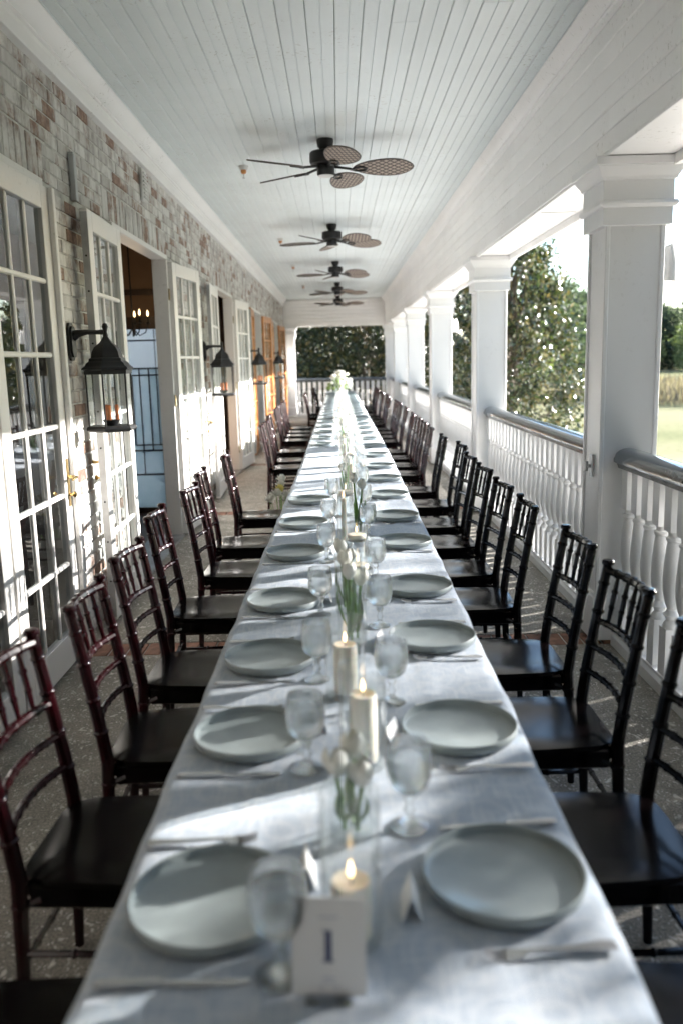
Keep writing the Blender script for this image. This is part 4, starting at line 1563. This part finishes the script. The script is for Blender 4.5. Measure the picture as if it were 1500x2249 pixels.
def flame(parent, z, s=0.82):
    MB().lathe([(0.001, z + 0.002), (0.0045 * s, z + 0.008 * s), (0.0055 * s, z + 0.014 * s), (0.004 * s, z + 0.024 * s), (0.0005, z + 0.036 * s)], 10).build('flame', 'flame_core', parent, smooth=True)


def cylinder_glass(label, loc, r, h):
    prof = [(0.0, 0.004), (r - 0.002, 0.0), (r, 0.004), (r, h - 0.001), (r - 0.001, h), (r - 0.002, h - 0.001)]
    o = MB().lathe(prof, 36, close=False).build('glass_cylinder', 'vase_glass', None, smooth=True, angle=40, loc=loc)
    return tag(o, label, 'glass cylinder', 'glass cylinders down the middle of the table')


def candle(label, loc, r, h, taper=False):
    t = thing('candle', label, 'candle', loc, 0, 'lit candles down the middle of the table')
    rt = r * (0.82 if taper else 1.0)
    MB().lathe([(r * 0.97, 0.0), (r, 0.003), (rt, h - 0.004), (rt * 0.94, h), (rt * 0.80, h), (rt * 0.6, h - 0.004), (0.002, h - 0.006)], 28).build('wax_body', 'wax', t, smooth=True, angle=50)
    MB().tube([(0, 0, h - 0.008), (0.001, 0, h + 0.006)], 0.0012, 6).build('wick', 'wick', t)
    flame(t, h + 0.003)
    return t


def petal(m, c, ax, out, L, wdt, cup):
    """A cupped petal: base at c, along ax, bulging to out."""
    ax, out = Vector(ax).normalized(), Vector(out).normalized()
    sd = ax.cross(out).normalized()
    v, f = [], []
    rows_, cols_ = 6, 5
    for j in range(rows_):
        u = j / (rows_ - 1)
        ww = wdt * math.sin(PI * (0.14 + 0.83 * u)) ** 0.75
        bul = cup * math.sin(PI * min(1, u * 0.9 + 0.05))
        for i in range(cols_):
            s = -1 + 2 * i / (cols_ - 1)
            p = Vector(c) + ax * (L * u) + out * (bul * (1 - 0.55 * s * s)) + sd * (ww * s * 0.9)
            v.append(p)
    for j in range(rows_ - 1):
        for i in range(cols_ - 1):
            a = j * cols_ + i
            f.append((a, a + 1, a + cols_ + 1, a + cols_))
    m.add(v, f)


def make_tulip(label, loc, h, lean, rz, size=1.0, col='petal_white', leaves=True):
    t = thing('tulip', label, 'tulip', loc, rz, 'cut tulips in the glass cylinders')
    top = Vector((lean, 0, h))
    MB().tube([(0, 0, 0), (lean * 0.3, 0, h * 0.5), top], [0.004, 0.0042, 0.0045], 8).build('stem', 'stem_green', t, smooth=True)
    m = MB()
    for k in range(6):
        a = 2 * PI * k / 6 + (0.5 if k % 2 else 0)
        out = Vector((math.cos(a), math.sin(a), 0))
        petal(m, top + out * 0.003, Vector((0, 0, 1)) + out * (0.10 + 0.16 * ((k * 7 + int(h * 1000)) % 5) / 5), out, (0.046 + 0.008 * ((k * 3 + int(h * 997)) % 4) / 4) * size, 0.0165 * size, (0.017 if k % 2 else 0.012) * size)
    m.build('petals', col, t, smooth=True, angle=80)
    if leaves:
        for k in range(2):
            m = MB()
            a = 2.4 * k + 0.7
            out = Vector((math.cos(a), math.sin(a), 0))
            petal(m, (0, 0, h * 0.12), Vector((0, 0, 1)) + out * 0.22, out, h * 0.62, 0.012, 0.016)
            m.build('leaf', 'stem_green', t, smooth=True, angle=80)
    return t


def tulip_vase(where, loc, r, h, heads, th, water=True):
    cylinder_glass(f'clear glass vase of white tulips {where}', loc, r, h)
    x, y, z = loc
    for k in range(heads):
        a = 2.1 * k + y
        make_tulip(f'{["tallest", "middle", "lowest"][k % 3]} white tulip in the glass vase {where}', (x + r * 0.35 * math.cos(a), y + r * 0.35 * math.sin(a), z + 0.012),
                   th * (1 - 0.13 * k), 0.012, a, 1.0)


# table number card
t = thing('number_card', 'white table number card at the near end of the table', 'card', (-0.032, 0.972, SURF), R(-4))
cd = MB().prism([(-0.046, 0.003), (-0.049, 0.006), (-0.049, 0.131), (-0.046, 0.134), (0.046, 0.134), (0.049, 0.131), (0.049, 0.006), (0.046, 0.003)], 'y', -0.0006, 0.0006).build('card', 'paper', t)
cd.rotation_euler = (R(-9), 0, 0)
num = MB().box(-0.0042, 0.0042, -0.0012, -0.0008, 0.050, 0.090)
num.box(-0.0075, 0.0075, -0.0012, -0.0008, 0.0482, 0.0505)
num.box(-0.0075, 0.003, -0.0012, -0.0008, 0.0885, 0.0902)
num.build('numeral', 'ink_navy', cd)
MB().box(-0.013, 0.013, -0.0011, -0.0008, 0.107, 0.1085).build('small_print', 'ink_grey', cd)
MB().box(-0.008, 0.008, -0.0011, -0.0008, 0.026, 0.0275).build('small_print', 'ink_grey', cd)
ring = [(0.011 * math.cos(u), -0.0010, 0.013 + 0.008 * math.sin(u)) for u in [2 * PI * i / 20 for i in range(21)]]
MB().tube(ring, 0.0005, 4, cap=False).build('emblem', 'ink_grey', cd)
MB().box(-0.03, 0.03, -0.016, 0.022, 0.0, 0.006).build('stand', 'thick_glass', t, bevel=0.002)

S = SURF
CEN = [
    # kind, y, x, radius, height, extra
    ('pillar', 1.085, 0.000, 0.043, 0.235, (0.029, 0.085)),
    ('tulip', 1.36, 0.004, 0.038, 0.150, 3),
    ('pillar', 1.62, 0.034, 0.048, 0.215, (0.028, 0.145)),
    ('pillar', 1.985, 0.000, 0.050, 0.20, (0.029, 0.125)),
    ('tulip', 2.385, 0.024, 0.042, 0.235, 3),
    ('float', 2.86, 0.052, 0.055, 0.165, 0.105),
    ('tulip', 2.70, 0.018, 0.045, 0.20, 2),
    ('taper', 3.47, 0.010, 0.030, 0.315, 0.245),
    ('float', 3.30, 0.058, 0.046, 0.18, 0.12),
    ('tulip', 3.95, 0.078, 0.030, 0.26, 2),
]
y = 4.45
pat = ['float', 'taper', 'tulip', 'pillar', 'taper', 'float', 'tulip', 'taper']
i = 0
while y < 21.2:
    kd = pat[i % 8]
    x = table_x(y) + (0.03 if i % 2 else -0.02) + rp.uniform(-.012, .012)
    CEN.append({'float': ('float', y, x, 0.046, 0.19, 0.12), 'taper': ('taper', y, x, 0.030, 0.30 + rp.uniform(-.03, .03), 0.23),
                'tulip': ('tulip', y, x, 0.038, 0.22, 3 if y < 12 else 2), 'pillar': ('pillar', y, x, 0.050, 0.20, (0.029, 0.12))}[kd])
    y += rp.uniform(0.30, 0.46)
    i += 1
cnt = {}
for kd, y, x, r, h, ex in CEN:
    n = cnt.get(kd, 0)
    cnt[kd] = n + 1
    w = nth(n)
    if kd == 'pillar':
        cylinder_glass(f'glass cylinder round the {w} pillar candle from the camera', (x, y, S), r, h)
        candle(f'ivory pillar candle, {w} pillar from the camera, lit in glass', (x, y, S + 0.009), ex[0], ex[1])
    elif kd == 'taper':
        cylinder_glass(f'tall narrow cylinder round the {w} taper candle from the camera', (x, y, S), r, h)
        candle(f'slim ivory taper candle, {w} taper from the camera, lit', (x, y, S + 0.009), 0.0125, ex, True)
    elif kd == 'float':
        cylinder_glass(f'water filled cylinder holding the {w} floating candle from the camera', (x, y, S), r, h)
        o = MB().lathe([(0.0, 0.009), (r - 0.0035, 0.009), (r - 0.0035, ex), (0.0, ex)], 30, close=False).build('water', 'water', None, smooth=True, angle=40, loc=(x, y, S))
        tag(o, f'clear water under the {w} floating candle from the camera', 'water', 'water in the floating candle cylinders')
        t = thing('floating_candle', f'round ivory floating candle, {w} of its kind from the camera', 'candle', (x, y, S + ex - 0.012), 0, 'floating candles down the table')
        MB().lathe([(0.004, -0.004), (0.026, 0.0), (0.037, 0.012), (0.038, 0.024), (0.034, 0.029), (0.002, 0.027)], 26).build('wax_body', 'wax', t, smooth=True, angle=50)
        MB().tube([(0, 0, 0.026), (0.001, 0, 0.036)], 0.0012, 6).build('wick', 'wick', t)
        flame(t, 0.034)
    else:
        tulip_vase(f'standing {w} from the camera', (x, y, S), r, h, ex, h * 0.92 if n else h * 0.80)

# ------------------------------------------------------------------ flower arrangements


def bloom(m, c, r, rng, n=14):
    """A full round bloom of overlapping cupped petals."""
    for k in range(n):
        z = 1 - 1.5 * (k + 0.5) / n
        a = k * 2.4
        s = math.sqrt(max(0, 1 - z * z))
        out = Vector((s * math.cos(a), s * math.sin(a), z))
        ax = out.cross(Vector((0.3, 0.1, 1))).cross(out) * 0.6 + out * 0.7
        petal(m, Vector(c) + out * r * 0.25, ax, out, r * 1.0, r * 0.5, r * 0.25)


rb2 = random.Random(44)
t = thing('flower_arrangement', 'large white and green flower arrangement at the far end of the table', 'flowers', (0.05, 19.2, SURF))
MB().lathe([(0.07, 0.0), (0.10, 0.02), (0.12, 0.10), (0.10, 0.15), (0.09, 0.155)], 24).build('bowl', 'petal_white', t, smooth=True)
for k in range(34):
    a, e = rb2.uniform(0, 6.28), rb2.uniform(0.05, 1.5)
    rr_ = rb2.uniform(0.20, 0.33)
    c = Vector((math.cos(a) * math.cos(e) * rr_ * 1.05, math.sin(a) * math.cos(e) * rr_, 0.13 + math.sin(e) * rr_ * 1.35))
    m = MB()
    bloom(m, c, rb2.uniform(0.045, 0.075), rb2, 12)
    m.build('bloom', 'petal_white' if (c.x > -0.08 or rb2.random() < 0.45) else 'bouquet_green', t, smooth=True, angle=80)
    MB().tube([(0, 0, 0.10), tuple(c * 0.6), tuple(c)], 0.004, 5).build('stem', 'stem_green', t)
for k in range(14):
    a, e = rb2.uniform(0, 6.28), rb2.uniform(0.0, 1.3)
    c = Vector((math.cos(a) * math.cos(e), math.sin(a) * math.cos(e), math.sin(e) + 0.3)) * 0.26
    m = MB()
    petal(m, (c.x * 0.5, c.y * 0.5, 0.12 + c.z * 0.5), c, Vector((c.x, c.y, 0.1)), 0.2, 0.03, 0.03)
    m.build('leaf', 'bouquet_green', t, smooth=True, angle=80)


def floor_flowers(label, loc, seed, n):
    rg = random.Random(seed)
    t = thing('flower_stand', label, 'flowers', loc)
    MB().lathe([(0.09, 0), (0.10, 0.02), (0.085, 0.12), (0.075, 0.16)], 18).build('pot', 'vent_paint', t, smooth=True)
    for k in range(n):
        a = rg.uniform(0, 6.28)
        rr_ = rg.uniform(0.02, 0.15)
        h = rg.uniform(0.30, 0.60)
        c = (rr_ * math.cos(a), rr_ * 1.6 * math.sin(a), h)
        st_ = MB().tube([(rr_ * .2 * math.cos(a), rr_ * .2 * math.sin(a), 0.12), (c[0] * .6, c[1] * .6, h * .6), c], 0.0035, 6).build('stem', 'stem_green', t, smooth=True)
        m = MB()
        bloom(m, c, rg.uniform(0.035, 0.05), rg, 12)
        m.build('bloom', ['petal_white', 'petal_yellow', 'petal_white', 'petal_white'][k % 4], st_, smooth=True, angle=80)
    for k in range(8):
        a = rg.uniform(0, 6.28)
        out = Vector((math.cos(a), math.sin(a), 0))
        m = MB()
        petal(m, (0.03 * out.x, 0.03 * out.y, 0.14), Vector((0, 0, 1)) + out * 0.5, out, 0.24, 0.02, 0.03)
        m.build('leaf', 'stem_green', t, smooth=True, angle=80)


floor_flowers('yellow and white flowers standing on the floor by the table gap', (-0.50, 6.95, 0), 3, 11)

# ------------------------------------------------------------------ trees


def leaf_cloud(name, mat, pts, dirs, size, parent, aspect=0.45, seed=1):
    """Each leaf is a folded two-face blade. pts, dirs: (n,3) arrays."""
    rng = np.random.default_rng(seed)
    n = len(pts)
    d = dirs / np.linalg.norm(dirs, axis=1, keepdims=True)
    ref = rng.normal(size=(n, 3))
    sd = np.cross(d, ref)
    sd /= np.linalg.norm(sd, axis=1, keepdims=True)
    up = np.cross(sd, d)
    L = size * rng.uniform(0.65, 1.25, (n, 1))
    w = L * aspect * 0.5
    p0 = pts
    p1 = pts + d * L * 0.5 + sd * w + up * w * 0.35
    p2 = pts + d * L
    p3 = pts + d * L * 0.5 - sd * w + up * w * 0.35
    v = np.stack([p0, p1, p2, p3], 1).reshape(-1, 3).astype(np.float32)
    idx = np.arange(n) * 4
    tri = np.stack([idx, idx + 1, idx + 2, idx, idx + 2, idx + 3], 1).reshape(-1).astype(np.int32)
    me = bpy.data.meshes.new(name)
    me.vertices.add(len(v))
    me.vertices.foreach_set('co', v.ravel())
    me.loops.add(len(tri))
    me.loops.foreach_set('vertex_index', tri)
    nf = len(tri) // 3
    me.polygons.add(nf)
    me.polygons.foreach_set('loop_start', np.arange(0, nf * 3, 3, dtype=np.int32))
    me.polygons.foreach_set('loop_total', np.full(nf, 3, np.int32))
    me.update(calc_edges=True)
    me.validate()
    me.materials.append(MATS[mat])
    return link(name, me, parent)


def make_tree(name, label, loc, height, radius, mat, n_clump, per, leaf, shape='cone', base=0.12, seed=1, trunk=0.16, group=None, cat='tree', cl=0.16):
    rng = np.random.default_rng(seed)
    t = thing(name, label, cat, loc, 0, group)
    tr = MB()
    tr.tube([(0, 0, -0.1), (0.05, 0.03, height * 0.25), (-0.04, 0.06, height * 0.55), (0.02, 0, height * 0.92)], [trunk, trunk * 0.8, trunk * 0.5, trunk * 0.08], 10)
    tr.build('trunk', 'bark', t, smooth=True)
    cents = []
    while len(cents) < n_clump:
        u = rng.uniform(base, 1.0)
        if shape == 'cone':
            rmax = radius * (min(1.0, (u - base) / 0.15 + 0.35)) * (1 - (u - base) / (1 - base)) ** 0.65 + 0.05 * radius
        elif shape == 'round':
            q = (u - base) / (1 - base)
            rmax = radius * math.sqrt(max(0.02, 1 - (2 * q - 1) ** 2))
        else:
            q = (u - base) / (1 - base)
            rmax = radius * (0.55 + 0.45 * math.sin(q * 9 + seed)) * math.sqrt(max(0.03, 1 - (2 * q - 1) ** 2))
        a = rng.uniform(0, 2 * PI)
        rr_ = rmax * (1 - rng.uniform(0, 1) ** 2.2 * 0.75) * rng.uniform(0.85, 1.1)
        cents.append((rr_ * math.cos(a), rr_ * math.sin(a), u * height))
    cents = np.array(cents)
    lim = MB()
    for k in range(0, n_clump, max(1, n_clump // 46)):
        c = cents[k]
        z0 = max(0.06 * height, c[2] * 0.82 - 0.1 * height * 0)
        lim.tube([(0, 0, z0 * 0.9), (c[0] * 0.5, c[1] * 0.5, (z0 + c[2]) / 2), tuple(c)], [trunk * 0.30, trunk * 0.18, trunk * 0.05], 5)
    o = lim.build('limb', 'bark', t, smooth=True)
    o['kind'] = 'stuff'
    cr = radius * cl
    pts = np.repeat(cents, per, 0)
    off = rng.normal(size=pts.shape) * cr * rng.uniform(0.6, 1.2, (n_clump, 1)).repeat(per, 0)
    pts2 = pts + off
    outw = pts2 - np.array([0, 0, height * 0.45])
    outw /= np.linalg.norm(outw, axis=1, keepdims=True) + 1e-6
    dirs = outw * 0.6 + rng.normal(size=pts.shape) * 0.75
    o = leaf_cloud('crown', mat, pts2, dirs, leaf, t, seed=seed)
    o['kind'] = 'stuff'
    return t


make_tree('magnolia_tree', 'glossy magnolia tree glittering in sun beyond the second balustrade', (4.70, 23.5, GROUND), 9.1, 2.45, 'magnolia_leaf', 430, 70, 0.165, 'cone', 0.08, 3, 0.2, cl=0.085)
make_tree('magnolia_tree', 'dark glossy magnolia filling the view past the end railing', (1.0, 30.5, GROUND), 10.5, 3.4, 'dark_leaf', 900, 46, 0.19, 'round', 0.03, 8, 0.2, cl=0.11)
make_tree('magnolia_tree', 'dark tree standing close behind the end magnolia', (1.6, 36.5, GROUND), 10.0, 3.8, 'dark_leaf', 700, 44, 0.24, 'round', 0.03, 18, 0.2, cl=0.12)
make_tree('magnolia_tree', 'dark shrubby tree low down behind the left end railing', (-2.4, 31.5, GROUND), 4.3, 2.2, 'dark_leaf', 200, 30, 0.18, 'round', 0.0, 9, 0.12, cl=0.12)
# a tall tree on the lawn to the right throws the broken shade across the near tables
make_tree('shade_tree', 'spreading flat-crowned tree on the lawn right of the veranda', (12.6, 8.3, GROUND), 8.95, 4.2, 'oak_leaf', 255, 38, 0.16, 'round', 0.835, 15, 0.18, cl=0.11)
make_tree('shade_tree', 'added unseen evergreen that darkens the near end of the veranda', (5.3, 1.3, GROUND), 10.0, 2.4, 'dark_leaf', 380, 42, 0.22, 'round', 0.05, 16, 0.2, cl=0.13)  # added out of view to block sky and sun at the near end
make_tree('shade_tree', 'added unseen evergreen that blocks light from behind the camera', (6.5, -7.0, GROUND), 12.0, 3.6, 'dark_leaf', 420, 40, 0.24, 'round', 0.05, 17, 0.2, cl=0.13)  # added out of view to block light from the right and behind

# distant belt of trees
dist = [make_tree('distant_tree', 'x', (0, 0, 0), 17, 6.0, 'hazy_far_leaf', 150, 22, 0.95, 'round', 0.06, 21, 0.35, 'trees along the far edge of the fairway', cl=0.15),
        make_tree('distant_tree', 'x', (0, 0, 0), 21, 5.0, 'hazy_pine_leaf', 140, 22, 0.9, 'wave', 0.16, 22, 0.3, 'trees along the far edge of the fairway', cl=0.15),
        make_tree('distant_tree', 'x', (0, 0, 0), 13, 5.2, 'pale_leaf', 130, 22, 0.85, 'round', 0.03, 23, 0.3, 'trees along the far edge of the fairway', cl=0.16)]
for d in dist:
    freeze(d)
rt = random.Random(12)
spots = []
for k in range(22):
    f_ = 0.20 + 0.27 * k / 21
    yy = 228 + rt.uniform(-12, 26)
    spots.append((yy * f_ * 1.0, yy, rt.choice([0, 1, 0]), rt.uniform(0.8, 1.15)))
spots += [(86, 205, 2, 1.0), (77, 214, 2, 0.8), (95, 210, 2, 0.85), (68, 208, 2, 0.7)]
for k in range(7):
    spots.append((-14 + 6.5 * k, 95 + rt.uniform(-5, 8), rt.choice([0, 2]), rt.uniform(0.7, 0.9)))
spots.sort(key=lambda q: q[0] / q[1])
kinds = ['round dark green', 'tall pine', 'pale green']
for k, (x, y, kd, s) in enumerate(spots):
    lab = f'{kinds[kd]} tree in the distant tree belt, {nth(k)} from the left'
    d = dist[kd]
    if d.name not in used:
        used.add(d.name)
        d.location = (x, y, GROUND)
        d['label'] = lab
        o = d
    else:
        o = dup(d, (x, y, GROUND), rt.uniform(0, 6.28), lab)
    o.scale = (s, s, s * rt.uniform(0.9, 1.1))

# dry reeds in front of the fairway
rng = np.random.default_rng(4)
n = 14000
rx = rng.uniform(10, 75, n)
ry = 80 + 46 * rng.uniform(0, 1, n) ** 1.3 + 5 * np.sin(rx * 0.35) + rng.normal(0, 2, n)
pts = np.stack([rx, ry, np.full(n, GROUND)], 1)
dirs = np.stack([rng.normal(0, 0.2, n), rng.normal(0, 0.2, n), np.ones(n)], 1)
pts[:, 2] -= rng.uniform(0, 0.9, n) * (0.5 + 0.5 * np.sin(rx * 0.8 + ry * 0.3))
o = leaf_cloud('reeds', 'reed', pts, dirs, 1.9, None, aspect=0.07, seed=6)
tag(o, 'band of dry tan reeds across the fairway', 'reeds', kind='stuff')
